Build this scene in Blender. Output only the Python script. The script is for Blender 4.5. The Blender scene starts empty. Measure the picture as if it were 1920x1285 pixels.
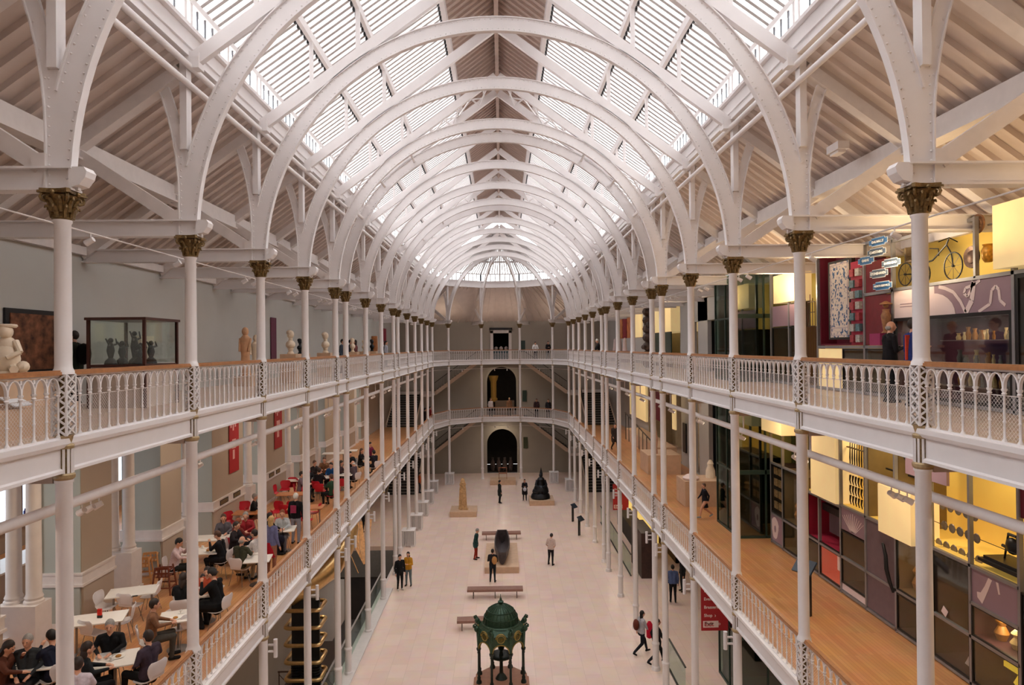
import bpy, math, random
import numpy as np
from mathutils import Vector, Matrix
PI = math.pi
rnd = random.Random(11)
scene = bpy.context.scene
COL = scene.collection

# ------------------------------------------------------------------ camera
FPX, YAW, PIT, ROL, CX, CZ = 1257.16, .0161, .0065, .0099, .062, 12.39
fwd = Vector((math.sin(YAW)*math.cos(PIT), math.cos(YAW)*math.cos(PIT), math.sin(PIT)))
rgt = Vector((math.cos(YAW), -math.sin(YAW), 0))
upv = rgt.cross(fwd)
cr = rgt*math.cos(ROL) - upv*math.sin(ROL)
cu = rgt*math.sin(ROL) + upv*math.cos(ROL)
cam_data = bpy.data.cameras.new('camera')
cam = bpy.data.objects.new('camera', cam_data)
COL.objects.link(cam)
cam_data.sensor_width = 36
cam_data.lens = FPX/1920*36
cam_data.clip_end = 500
cam.matrix_world = Matrix(((cr.x, cu.x, -fwd.x, CX), (cr.y, cu.y, -fwd.y, 0), (cr.z, cu.z, -fwd.z, CZ), (0, 0, 0, 1)))
scene.camera = cam

# ------------------------------------------------------------------ sky, exposure
world = bpy.data.worlds.new('overcast_sky')
scene.world = world
world.use_nodes = True
bg = world.node_tree.nodes['Background']
bg.inputs[0].default_value = (0.985, 0.972, 0.985, 1)
bg.inputs[1].default_value = 5.9
vs = scene.view_settings
vs.view_transform = 'Standard'
vs.look = 'None'
vs.exposure = 0.0
vs.gamma = 1.0
vs.use_curve_mapping = False

def lamp(name, kind, loc, energy, color=(1, .85, .65), size=.3, rot=(0, 0, 0), spot=1.6, sizey=None):
    d = bpy.data.lights.new(name, kind)
    d.energy = energy
    d.color = color
    if kind == 'AREA':
        d.size = size
        if sizey:
            d.shape = 'RECTANGLE'; d.size_y = sizey
    elif kind == 'SPOT':
        d.spot_size = spot; d.spot_blend = .8; d.shadow_soft_size = size
    else:
        d.shadow_soft_size = size
    o = bpy.data.objects.new(name, d)
    o.location = loc
    o.rotation_euler = rot
    COL.objects.link(o)
    return o

def at(px, py, X=None, Y=None, Z=None):
    """The point of the plane X=, Y= or Z= that lies at the photograph's pixel (1920 x 1285): used to take measurements."""
    a, b = px-960, py-642.5
    u = a*math.cos(ROL) - b*math.sin(ROL); v = a*math.sin(ROL) + b*math.cos(ROL)
    d = fwd + rgt*(u/FPX) - upv*(v/FPX)
    t = (X-CX)/d.x if X is not None else (Y/d.y if Y is not None else (Z-CZ)/d.z)
    return Vector((CX+d.x*t, d.y*t, CZ+d.z*t))

# ------------------------------------------------------------------ materials
def lin(c):
    return tuple(((x/255)/12.92 if x/255 <= .04045 else ((x/255+.055)/1.055)**2.4) for x in c)
MATS = {}
def mat(name, rgb, rough=.5, metal=0, var=.06, scale=6, spec=.5, emit=0, bump=0, noise_scale=None):
    if name in MATS: return MATS[name]
    m = bpy.data.materials.new(name); m.use_nodes = True
    nt = m.node_tree; b = nt.nodes['Principled BSDF']
    c = lin(rgb)
    b.inputs['Base Color'].default_value = (*c, 1)
    b.inputs['Roughness'].default_value = rough
    b.inputs['Metallic'].default_value = metal
    b.inputs['Specular IOR Level'].default_value = spec
    if var:
        tc = nt.nodes.new('ShaderNodeTexCoord'); n = nt.nodes.new('ShaderNodeTexNoise')
        n.inputs['Scale'].default_value = scale; n.inputs['Detail'].default_value = 3
        r = nt.nodes.new('ShaderNodeValToRGB')
        r.color_ramp.elements[0].position = .3; r.color_ramp.elements[1].position = .7
        r.color_ramp.elements[0].color = (*[x*(1-var) for x in c], 1)
        r.color_ramp.elements[1].color = (*[min(1, x*(1+var)) for x in c], 1)
        nt.links.new(tc.outputs['Object'], n.inputs['Vector'])
        nt.links.new(n.outputs['Fac'], r.inputs['Fac']); nt.links.new(r.outputs['Color'], b.inputs['Base Color'])
        if bump:
            bp = nt.nodes.new('ShaderNodeBump'); bp.inputs['Strength'].default_value = bump; bp.inputs['Distance'].default_value = .02
            nt.links.new(n.outputs['Fac'], bp.inputs['Height']); nt.links.new(bp.outputs['Normal'], b.inputs['Normal'])
    if emit:
        b.inputs['Emission Color'].default_value = (*c, 1); b.inputs['Emission Strength'].default_value = emit
    MATS[name] = m
    return m

def glass(name, tint, alpha, rough=.05):
    """thin glass: mostly see-through, the rest mirrors"""
    if name in MATS: return MATS[name]
    m = bpy.data.materials.new(name); m.use_nodes = True
    nt = m.node_tree; nt.nodes.clear()
    o = nt.nodes.new('ShaderNodeOutputMaterial'); mx = nt.nodes.new('ShaderNodeMixShader')
    t = nt.nodes.new('ShaderNodeBsdfTransparent'); g = nt.nodes.new('ShaderNodeBsdfGlossy')
    t.inputs[0].default_value = (*tint, 1); g.inputs['Color'].default_value = (.9, .95, .93, 1); g.inputs['Roughness'].default_value = rough
    mx.inputs[0].default_value = alpha
    nt.links.new(t.outputs[0], mx.inputs[1]); nt.links.new(g.outputs[0], mx.inputs[2]); nt.links.new(mx.outputs[0], o.inputs[0])
    MATS[name] = m
    return m

def tiled(name, rgb1, rgb2, mortar, bw, bh, msize, rough=.35, rot=0, offset=.5, mix=.5, plane='xy', var=.25):
    """slabs, planks or boards: the brick texture over object coordinates with soft noise in it"""
    m = bpy.data.materials.new(name); m.use_nodes = True
    nt = m.node_tree; b = nt.nodes['Principled BSDF']; L = nt.links.new
    tc = nt.nodes.new('ShaderNodeTexCoord'); mp = nt.nodes.new('ShaderNodeMapping'); br = nt.nodes.new('ShaderNodeTexBrick')
    mp.inputs['Rotation'].default_value = {'xy': (0, 0, rot), 'xz': (-PI/2, 0, 0), 'yz': (0, PI/2, PI/2)}[plane]
    br.inputs['Color1'].default_value = (*lin(rgb1), 1); br.inputs['Color2'].default_value = (*lin(rgb2), 1)
    br.inputs['Mortar'].default_value = (*lin(mortar), 1)
    br.inputs['Scale'].default_value = 1; br.inputs['Mortar Size'].default_value = msize
    br.inputs['Brick Width'].default_value = bw; br.inputs['Row Height'].default_value = bh
    br.inputs['Bias'].default_value = 0; br.offset = offset
    n = nt.nodes.new('ShaderNodeTexNoise'); n.inputs['Scale'].default_value = 1.7; n.inputs['Detail'].default_value = 6
    mx = nt.nodes.new('ShaderNodeMix'); mx.data_type = 'RGBA'; mx.blend_type = 'SOFT_LIGHT'; mx.inputs[0].default_value = var
    L(tc.outputs['Object'], mp.inputs['Vector']); L(mp.outputs['Vector'], br.inputs['Vector']); L(tc.outputs['Object'], n.inputs['Vector'])
    L(br.outputs['Color'], mx.inputs[6]); L(n.outputs['Color'], mx.inputs[7]); L(mx.outputs[2], b.inputs['Base Color'])
    b.inputs['Roughness'].default_value = rough
    MATS[name] = m
    return m

WHITE = mat('white_paint', (232, 226, 225), .42, var=.02, scale=3)
WHITE2 = mat('aged_white_paint', (222, 213, 209), .5, var=.04, scale=5)
CREAM = mat('cream_boards', (206, 190, 181), .6, var=.05, scale=2)
BOARD = mat('shaded_ridge_boards', (196, 176, 165), .6, var=.05, scale=2)  # white boards, with their shade mixed into this pinkish tone
GOLD = mat('dull_gold_paint', (122, 98, 62), .42, .55, var=.35, scale=30, bump=.3)
GOLDL = mat('pale_gold_paint', (170, 146, 108), .45, .3, var=.15, scale=30)
RAILW = mat('handrail_oak', (168, 114, 72), .35, var=.15, scale=14)
WALLG = mat('grey_wall_paint', (186, 183, 177), .7, var=.03, scale=.8)
WALLE = mat('warm_grey_wall', (168, 160, 148), .7, var=.03, scale=.8)
SAGE = mat('sage_wall', (170, 173, 165), .65, var=.03, scale=.8)
STONEW = mat('taupe_wall', (178, 162, 146), .65, var=.03, scale=.8)
SOFFIT = mat('soffit_paint', (190, 172, 158), .7, var=.03, scale=2)
DARK = mat('black_metal', (34, 33, 34), .4, .3, var=.1)
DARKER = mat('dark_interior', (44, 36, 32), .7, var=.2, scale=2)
STEEL = mat('grey_aluminium', (150, 148, 150), .4, .5, var=.04)
BLUE = mat('navy_opening', (22, 52, 70), .6, var=.1)
YELLOW = mat('yellow_display_lining', (242, 206, 104), .6, var=.04, scale=2, emit=.16)  # faint glow put into the lining for the lit display
LIGHTBOX = mat('backlit_cream_screen', (250, 220, 158), .6, var=.05, scale=2, emit=.34)
MAROON = mat('maroon_display_lining', (112, 20, 44), .6, var=.12, scale=2)
CRIMSON = mat('crimson_panel', (160, 26, 58), .6, var=.08, scale=2)
MAUVE = mat('mauve_panel', (150, 122, 132), .6, var=.05, scale=2)
BLUSH = mat('pale_pink_panel', (226, 204, 200), .6, var=.03, scale=2)
RED = mat('red_banner_cloth', (170, 32, 40), .6, var=.06, scale=3)
ROOFGLASS = glass('rooflight_glass', (.93, .96, .97), .06)
CASEGLASS = glass('case_glass', (.9, .93, .92), .10)
GREENGLASS = glass('green_lift_glass', (.36, .50, .45), .16)
CLEAR = glass('clear_balustrade_glass', (.82, .9, .88), .08)
STONE = tiled('pink_limestone_slabs', (238, 213, 199), (231, 205, 190), (214, 188, 173), 1.1, .62, .006, .28, rot=PI/2, var=.35)
OAK = tiled('oak_strip_floor', (206, 150, 100), (190, 132, 84), (160, 104, 62), 2.2, .09, .003, .3, rot=PI/2, var=.3)
PALEOAK = tiled('pale_gallery_floor', (214, 186, 162), (204, 174, 150), (184, 154, 130), 2.4, .12, .003, .35, rot=PI/2)
PLINTH = mat('pale_wood_plinth', (206, 172, 142), .5, var=.08, scale=4)
MARBLE = mat('cream_marble', (236, 216, 190), .45, var=.06, scale=8)

# ------------------------------------------------------------------ mesh builder
class MB:
    def __init__(s): s.v = []; s.f = []; s.m = []; s.mi = 0
    def _add(s, vs, fs):
        o = len(s.v); s.v.extend([tuple(p) for p in vs]); s.f.extend([tuple(i+o for i in f) for f in fs]); s.m.extend([s.mi]*len(fs))
        return s
    def use(s, i): s.mi = i; return s
    def box(s, x0, x1, y0, y1, z0, z1):
        x0, x1 = min(x0, x1), max(x0, x1); y0, y1 = min(y0, y1), max(y0, y1); z0, z1 = min(z0, z1), max(z0, z1)
        return s._add([(x0,y0,z0),(x1,y0,z0),(x1,y1,z0),(x0,y1,z0),(x0,y0,z1),(x1,y0,z1),(x1,y1,z1),(x0,y1,z1)],
                      [(0,3,2,1),(4,5,6,7),(0,1,5,4),(1,2,6,5),(2,3,7,6),(3,0,4,7)])
    def cbox(s, c, sx, sy, sz, rz=0, rx=0, ry=0):
        M = Matrix.Rotation(rz, 3, 'Z') @ Matrix.Rotation(ry, 3, 'Y') @ Matrix.Rotation(rx, 3, 'X'); c = Vector(c)
        P = [c + M @ Vector((a*sx/2, b*sy/2, d*sz/2)) for d in (-1, 1) for a, b in ((-1,-1),(1,-1),(1,1),(-1,1))]
        return s._add(P, [(0,3,2,1),(4,5,6,7),(0,1,5,4),(1,2,6,5),(2,3,7,6),(3,0,4,7)])
    def beam(s, p0, p1, w, h, up=(0, 0, 1)):
        p0, p1 = Vector(p0), Vector(p1); d = (p1-p0).normalized(); up = Vector(up)
        a = d.cross(up)
        if a.length < 1e-5: a = d.cross(Vector((0, 1, 0)))
        a.normalize(); b = a.cross(d).normalized()
        P = [p + a*(i*w/2) + b*(j*h/2) for p in (p0, p1) for i, j in ((-1,-1),(1,-1),(1,1),(-1,1))]
        return s._add(P, [(0,1,2,3),(7,6,5,4),(0,4,5,1),(1,5,6,2),(2,6,7,3),(3,7,4,0)])
    def tube(s, p0, p1, r0, r1=None, n=8, caps=True):
        r1 = r0 if r1 is None else r1
        p0, p1 = Vector(p0), Vector(p1); d = (p1-p0).normalized()
        a = d.orthogonal().normalized(); b = d.cross(a)
        P = [p + (a*math.cos(2*PI*i/n) + b*math.sin(2*PI*i/n))*r for p, r in ((p0, r0), (p1, r1)) for i in range(n)]
        F = [(i, (i+1) % n, n+(i+1) % n, n+i) for i in range(n)]
        if caps: F += [tuple(range(n-1, -1, -1)), tuple(range(n, 2*n))]
        return s._add(P, F)
    def path(s, pts, r, n=6, closed=False):
        pts = [Vector(p) for p in pts]; N = len(pts); P = []; F = []
        rr = r if isinstance(r, (list, tuple)) else [r]*N
        prev = None
        for k in range(N):
            if closed: t = pts[(k+1) % N]-pts[k-1]
            else: t = pts[min(k+1, N-1)]-pts[max(k-1, 0)]
            t.normalize()
            if prev is None: a = t.orthogonal().normalized()
            else:
                a = prev - t*prev.dot(t)
                a = a.normalized() if a.length > 1e-6 else t.orthogonal().normalized()
            prev = a; b = t.cross(a)
            P += [pts[k] + (a*math.cos(2*PI*i/n)+b*math.sin(2*PI*i/n))*rr[k] for i in range(n)]
        for k in range(N if closed else N-1):
            q = (k+1) % N
            F += [(k*n+i, k*n+(i+1) % n, q*n+(i+1) % n, q*n+i) for i in range(n)]
        if not closed: F += [tuple(range(n-1, -1, -1)), tuple(range((N-1)*n, N*n))]
        return s._add(P, F)
    def lathe(s, prof, c=(0, 0, 0), n=16, sx=1, sy=1, ang=0):
        c = Vector(c); P = []
        for r, z in prof:
            P += [c + Vector((r*sx*math.cos(ang+2*PI*i/n), r*sy*math.sin(ang+2*PI*i/n), z)) for i in range(n)]
        F = [(k*n+i, k*n+(i+1) % n, (k+1)*n+(i+1) % n, (k+1)*n+i) for k in range(len(prof)-1) for i in range(n)]
        F += [tuple(range(n-1, -1, -1)), tuple(range((len(prof)-1)*n, len(prof)*n))]
        return s._add(P, F)
    def ball(s, c, r, n=10, m=7, sx=1, sy=1, sz=1):
        return s.lathe([(max(.001, r*math.sin(PI*k/m)), -r*sz*math.cos(PI*k/m)) for k in range(m+1)], c, n, sx, sy)
    def prism(s, poly, axis, t0, t1):
        f = {'y': lambda a, b, t: (a, t, b), 'x': lambda a, b, t: (t, a, b), 'z': lambda a, b, t: (a, b, t)}[axis]
        n = len(poly)
        P = [f(a, b, t0) for a, b in poly] + [f(a, b, t1) for a, b in poly]
        return s._add(P, [tuple(range(n)), tuple(range(2*n-1, n-1, -1))] + [(i, n+i, n+(i+1) % n, (i+1) % n) for i in range(n)])
    def ribbon(s, A, B, y0, y1):
        """strip between two X-Z polylines A and B, from y0 to y1"""
        n = len(A)
        P = [(x, y0, z) for x, z in A] + [(x, y0, z) for x, z in B] + [(x, y1, z) for x, z in A] + [(x, y1, z) for x, z in B]
        F = []
        for i in range(n-1):
            F += [(i, i+1, n+i+1, n+i), (2*n+i, 3*n+i, 3*n+i+1, 2*n+i+1), (i, 2*n+i, 2*n+i+1, i+1), (n+i, n+i+1, 3*n+i+1, 3*n+i)]
        F += [(0, n, 3*n, 2*n), (n-1, 3*n-1, 4*n-1, 2*n-1)]
        return s._add(P, F)
    def quad(s, a, b, c, d): return s._add([a, b, c, d], [(0, 1, 2, 3)])
    def mesh(s, name, mats, smooth=True):
        me = bpy.data.meshes.new(name); me.from_pydata(s.v, [], s.f)
        for m in (mats if isinstance(mats, (list, tuple)) else [mats]): me.materials.append(m)
        if max(s.m, default=0): me.polygons.foreach_set('material_index', s.m)
        if smooth:
            me.polygons.foreach_set('use_smooth', [True]*len(s.f))
            me.set_sharp_from_angle(angle=math.radians(38))
        me.update()
        return me
    def build(s, name, mats, parent=None, loc=None, rz=0, smooth=True):
        return put(name, s.mesh(name, mats, smooth), parent, loc, rz)

def put(name, me, parent=None, loc=None, rz=0):
    o = bpy.data.objects.new(name, me); COL.objects.link(o)
    if parent: o.parent = parent
    if loc is not None: o.location = loc
    o.rotation_euler = (0, 0, rz)
    return o
def tag(o, label=None, cat=None, group=None, kind=None):
    if label: o['label'] = label
    if cat: o['category'] = cat
    if group: o['group'] = group
    if kind: o['kind'] = kind
    return o
def thing(name, label, cat, loc=(0, 0, 0), rz=0, group=None):
    o = bpy.data.objects.new(name, None); COL.objects.link(o)
    o.location = loc; o.rotation_euler = (0, 0, rz); o.empty_display_size = .1
    return tag(o, label, cat, group)
def struct(o, label=None):
    return tag(o, label, None, None, 'structure')
KIDS = {}
def kids(o): return KIDS.get(o.name) or [c for c in o.children]
def dup(o, loc, rz=0, label=None, group=None, parent=None, ch=None):
    c = o.copy(); COL.objects.link(c); c.location = loc; c.rotation_euler = (0, 0, rz)
    if label: c['label'] = label
    if group: c['group'] = group
    if parent: c.parent = parent
    for k in (ch if ch is not None else list(o.children)):
        d = k.copy(); COL.objects.link(d); d.parent = c
        for g in list(k.children):
            e = g.copy(); COL.objects.link(e); e.parent = d
    return c
ORDN = ['first', 'second', 'third', 'fourth', 'fifth', 'sixth', 'seventh', 'eighth', 'ninth', 'tenth', 'eleventh', 'twelfth', 'thirteenth', 'fourteenth']
ORD = ['nearest', 'second', 'third', 'fourth', 'fifth', 'sixth', 'seventh', 'eighth', 'ninth', 'tenth', 'eleventh', 'twelfth', 'thirteenth', 'fourteenth', 'fifteenth', 'sixteenth', 'seventeenth']

# ------------------------------------------------------------------ dimensions of the hall
YC = [9.15, 12.88, 16.60, 20.33, 24.02, 25.60, 29.38, 33.14, 36.86, 38.43, 42.25, 46.03, 49.80, 53.58, 57.50]   # column rows
YALL = [-2.0, 1.7, 5.42] + YC
HW = 5.85          # half the width between the column rows
YA = 57.50         # centre of the round end
YE = 66.0          # end wall
Y0 = -5.0
XW = 10.15         # outer walls
G1, G2 = 5.70, 11.10
APSE = [(-HW*math.cos(math.radians(a)), YA+HW*math.sin(math.radians(a)), math.radians(a)) for a in (36, 72, 108, 144)]
RIM = [(-HW, YA)] + [(x, y) for x, y, a in APSE] + [(HW, YA)]
# ================================================================== SETTING
m = MB()
m.box(-6.1, XW+1.8, Y0, YE, -.25, 0); m.box(-XW, -6.1, 42.1, YE, -.25, 0)
m.box(-XW, -6.1, Y0, 12, -.25, 0)
struct(m.build('floor', STONE), 'pale pink stone slab floor of the great hall')
m = MB(); m.box(-6.22, -5.62, 12, 34.6, .0, .07); m.box(-6.22, -6.1, 12, 42.1, -5, 0)
struct(m.build('trim_1', WHITE2)); struct(MB().box(-6.3, -6.0, Y0, 12, -5.2, 0).box(-XW, -6.0, 11.8, 12, -5.2, 0).build('wall_lower_near', STONEW))
m = MB(); m.box(-XW-2, -6.22, 10, 43.4, -5.2, -5.0); struct(m.build('floor_lower', mat('lower_floor', (70, 66, 66), .5)))
m = MB(); m.box(-XW, -6.22, 42.1, 42.25, -1.9, -.25); m.use(1).box(-XW, -6.22, 42.1, 43.3, -2.0, -1.9).box(-XW-2, -6.0, 43.3, 43.4, -5.2, -.2)
struct(m.build('wall_lower', [mat('grey_slab', (128, 126, 124), .5), DARKER]))
m = MB(); m.box(-XW, -6.22, 30.0, 36.0, -3.4, -3.2); m.use(1).box(-XW, -6.22, 29.8, 30.0, -5, -3.2)
struct(m.build('floor_middle_landing', [mat('dark_landing', (66, 52, 46), .4), STONEW]))
m = MB(); m.box(-XW-.2, -XW, Y0, 43.4, -5.2, G1-.3); m.box(-XW-.2, -XW, 43.4, YE, 0, G1-.3); m.box(-XW-.2, -XW, 51.4, YE, G1-.3, G2)
struct(m.build('wall_left_ground', STONEW))
m = MB(); m.box(-XW-6, XW+2, Y0-.3, Y0, -5, 24); struct(m.build('wall_back', STONEW))
# gallery floors
def gal_floor(F, name, top, x_out_l, cut):
    m = MB()
    for sgn in (-1, 1):
        xo = x_out_l if sgn < 0 else XW
        m.box(sgn*HW, sgn*xo, Y0, 56.8, F-.12, F)
        m.box(sgn*HW, sgn*7.1, 56.8, YA, F-.12, F)
    for i in range(5):
        (ax, ay), (bx, by) = RIM[i], RIM[i+1]
        k = 1.28
        ox, oy = ax*k, YA+(ay-YA)*k; px, py = bx*k, YA+(by-YA)*k
        m.prism([(ax, ay), (bx, by), (px, py), (ox, oy)], 'z', F-.12, F)
    m.box(-2.1, 2.1, 63.2, YE, F-.125, F-.004)
    struct(m.build(name, top, smooth=False))
    m = MB()
    for sgn in (-1, 1):
        xo = x_out_l if sgn < 0 else XW
        m.box(sgn*HW, sgn*xo, Y0, 56.8, F-.3, F-.12)
        for y in YALL:
            if y < 56: m.box(sgn*(HW+.1), sgn*(XW-.05), y-.08, y+.08, F-.48, F-.3)
    for i in range(5):
        (ax, ay), (bx, by) = RIM[i], RIM[i+1]; k = 1.28
        m.prism([(ax, ay), (bx, by), (bx*k, YA+(by-YA)*k), (ax*k, YA+(ay-YA)*k)], 'z', F-.3, F-.12)
    m.box(-2.1, 2.1, 63.2, YE, F-.3, F-.12)
    struct(m.build('ceiling_under_'+name.replace('floor_', ''), SOFFIT, smooth=False))
gal_floor(G1, 'floor_lower_gallery', OAK, 16.5, 0)
gal_floor(G2, 'floor_upper_gallery', PALEOAK, 16.5, 0)
# fascia along the edge of each gallery
def fascia(F, name):
    path = [(-HW, Y0)] + RIM + [(HW, Y0)]
    prof = [(.06, F-.34), (.06, F-.30), (.02, F-.28), (.02, F-.02), (.07, F+.0), (.10, F+.05), (.10, F+.12), (-.08, F+.12), (-.08, F-.34)]
    C = Vector((0, 40)); P = []; n = len(prof)
    for i, p in enumerate(path):
        p = Vector(p)
        d0 = (p-Vector(path[i-1])).normalized() if i else None
        d1 = (Vector(path[i+1])-p).normalized() if i < len(path)-1 else None
        t = ((d0 or d1)+(d1 or d0)).normalized(); nrm = Vector((t.y, -t.x))
        k = 1/max(.5, nrm.dot(Vector(((d1 or d0).y, -(d1 or d0).x))))
        P += [(p.x+nrm.x*o*k, p.y+nrm.y*o*k, z) for o, z in prof]
    m = MB(); N = len(path)
    m._add(P, [(i*n+j, i*n+(j+1) % n, (i+1)*n+(j+1) % n, (i+1)*n+j) for i in range(N-1) for j in range(n)])
    struct(m.build(name, WHITE, smooth=False))
fascia(G1, 'trim_lower_gallery_edge'); fascia(G2, 'trim_upper_gallery_edge')

# outer walls of the galleries
m = MB()
m.box(-XW-.2, -XW, Y0, YE, G2-.3, 15.2)
struct(m.build('wall_left', WALLG), 'grey painted wall of the upper left gallery')
m = MB(); m.box(XW, XW+.2, 46, YE, 0, 15.2); m.box(XW, XW+.2, 23, 46, G1-.3, G1+.0)
m.box(XW, XW+.2, 26.0, 31.4, G1, 15.2); m.box(XW, XW+.2, 32.6, 34.2, G1, 15.2); m.box(XW, XW+.2, 35.1, 37.6, G1, 15.2)
m.box(XW, XW+.2, 31.4, 35.1, 13.6, 15.2); m.box(XW, XW+.2, 31.4, 35.1, 9.6, G2)
m.box(XW, XW+.2, Y0, 46, 14.9, 15.2); m.box(XW, XW+.2, 37.6, 46, G2-.4, G2)
struct(m.build('wall_right', mat('pale_grey_right_wall', (176, 172, 168), .7, var=.03, scale=.8)))
m = MB()
for z in (G1, G2, 15.2): m.box(XW+.2, XW+1.8, Y0, 46, z-.3, z-.02)
m.box(XW-.3, XW+1.8, 19.9, 20.0, 0, G1-.3); m.box(XW-.3, XW+1.8, 38, 38.1, 0, G1-.3)
struct(m.build('floor_right_recess', PALEOAK, smooth=False))
m = MB()
for z0, z1 in ((G1, 9.6), (G2, 13.6)):
    m.box(XW+.5, XW+.6, 31.2, 35.3, z0, z1)
struct(m.build('wall_right_recess', BLUE))
m = MB(); m.box(XW+1.6, XW+1.8, Y0, 46, 0, 15.2); m.box(XW, XW+1.8, 45.9, 46.1, 0, 15); m.box(XW, XW+1.6, 25.6, 25.8, 0, 15)
struct(m.build('wall_right_outer', mat('warm_outer_wall', (198, 182, 150), .7)))
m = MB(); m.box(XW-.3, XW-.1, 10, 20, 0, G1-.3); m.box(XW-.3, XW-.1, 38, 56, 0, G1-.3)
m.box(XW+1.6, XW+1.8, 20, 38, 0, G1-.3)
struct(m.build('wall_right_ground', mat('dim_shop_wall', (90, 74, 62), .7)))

# end wall with its openings
def arch_wall(m, z0, z1, xa, xb, zt, arch=True):
    pts = [(-XW, z0), (-XW, z1), (XW, z1), (XW, z0), (xb, z0)]
    if arch:
        c, r = (xa+xb)/2, (xb-xa)/2
        pts += [(c+r*math.cos(a*PI/14), zt-r+r*math.sin(a*PI/14)) for a in range(15)]
    else: pts += [(xb, zt), (xa, zt)]
    pts += [(xa, z0)]
    m.prism(pts, 'y', YE, YE+.3)
m = MB(); arch_wall(m, 0, G1, -1.46, 1.56, 4.35); arch_wall(m, G1, G2, -1.38, 1.50, 10.45); arch_wall(m, G2, 15.2, -.72, .80, 13.75, False)
struct(m.build('wall_end', WALLE, smooth=False), 'warm grey end wall with three stacked openings')
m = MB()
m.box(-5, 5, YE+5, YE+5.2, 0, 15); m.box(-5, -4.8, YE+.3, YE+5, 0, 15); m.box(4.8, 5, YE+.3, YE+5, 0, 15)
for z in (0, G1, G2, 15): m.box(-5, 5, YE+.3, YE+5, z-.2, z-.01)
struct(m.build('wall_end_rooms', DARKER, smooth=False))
m = MB()
m.box(-1.0, -.72, YE-.12, YE, G2, 14.0); m.box(.80, 1.08, YE-.12, YE, G2, 14.0); m.box(-1.0, 1.08, YE-.12, YE, 13.75, 14.05)
m.use(1).box(-1.08, 1.16, YE-.2, YE, 14.05, 14.28)
struct(m.build('trim_end_doorway', [WHITE2, DARK]))
for z, sg in ((0, 1), (G1, 1)):
    m = MB(); r = 1.5; c = .05; zt = z+(4.35 if z == 0 else 4.75)
    A = [(c+(r-.02)*math.cos(a*PI/20), zt-r+(r-.02)*math.sin(a*PI/20)) for a in range(21)]
    B = [(c+(r+.16)*math.cos(a*PI/20), zt-r+(r+.16)*math.sin(a*PI/20)) for a in range(21)]
    m.ribbon([(c+r-.02, z)]+A+[(c-r+.02, z)], [(c+r+.16, z)]+B+[(c-r-.16, z)], YE-.05, YE+.3)
    struct(m.build('trim_arch', WALLE))

# ------------------------------------------------------------------ roof
def zr(x, z0=23.5, s=.72): return z0 - s*abs(x)
S = .72
# aisle roofs: boards with battens running down the slope
for sgn, side in ((-1, 'left'), (1, 'right')):
    xi, xo, zi, zo = 5.95, XW+.05, 18.0, 14.93
    m = MB(); sl = (zi-zo)/(xo-xi)
    for (a, b, c, d) in [((sgn*xi, Y0, zi), (sgn*xo, Y0, zo), (sgn*xo, YA, zo), (sgn*xi, YA, zi))]:
        m.quad(a, b, c, d); m.quad(*[(p[0], p[1], p[2]+.25) for p in (a, b, c, d)])
    y = Y0+.2
    while y < YA:
        m.beam((sgn*(xi+.05), y, zi-.09), (sgn*(xo-.05), y, zo-.02), .09, .11, up=(0, 0, 1)); y += .41
    o = struct(m.build('ceiling_'+side+'_aisle', CREAM, smooth=False), 'cream boarded sloping ceiling over the '+side+' upper gallery')
    m = MB(); xp = 8.0; zp = zi-(xp-xi)*sl
    m.box(sgn*(xp-.12), sgn*(xp+.12), Y0, YA, zp-.46, zp-.1); m.box(sgn*(xp-.17), sgn*(xp+.17), Y0, YA, zp-.50, zp-.46)
    struct(m.build('trim_'+side+'_aisle_purlin', WHITE2, smooth=False))
    m = MB(); m.box(sgn*(XW-.0), sgn*(XW-.14), Y0, YE, 14.72, 14.92)
    struct(m.build('trim_'+side+'_wall_cornice', WHITE2, smooth=False))
    # plate beam under the clerestory
    m = MB(); m.box(sgn*5.88, sgn*6.02, Y0, YA, 18.02, 18.55); m.box(sgn*5.78, sgn*6.1, Y0, YA, 18.52, 18.60); m.box(sgn*5.80, sgn*6.08, Y0, YA, 17.97, 18.04)
    m.box(sgn*5.84, sgn*5.89, Y0, YA, 18.2, 18.25)
    struct(m.build('trim_'+side+'_clerestory_beam', WHITE, smooth=False))
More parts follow.
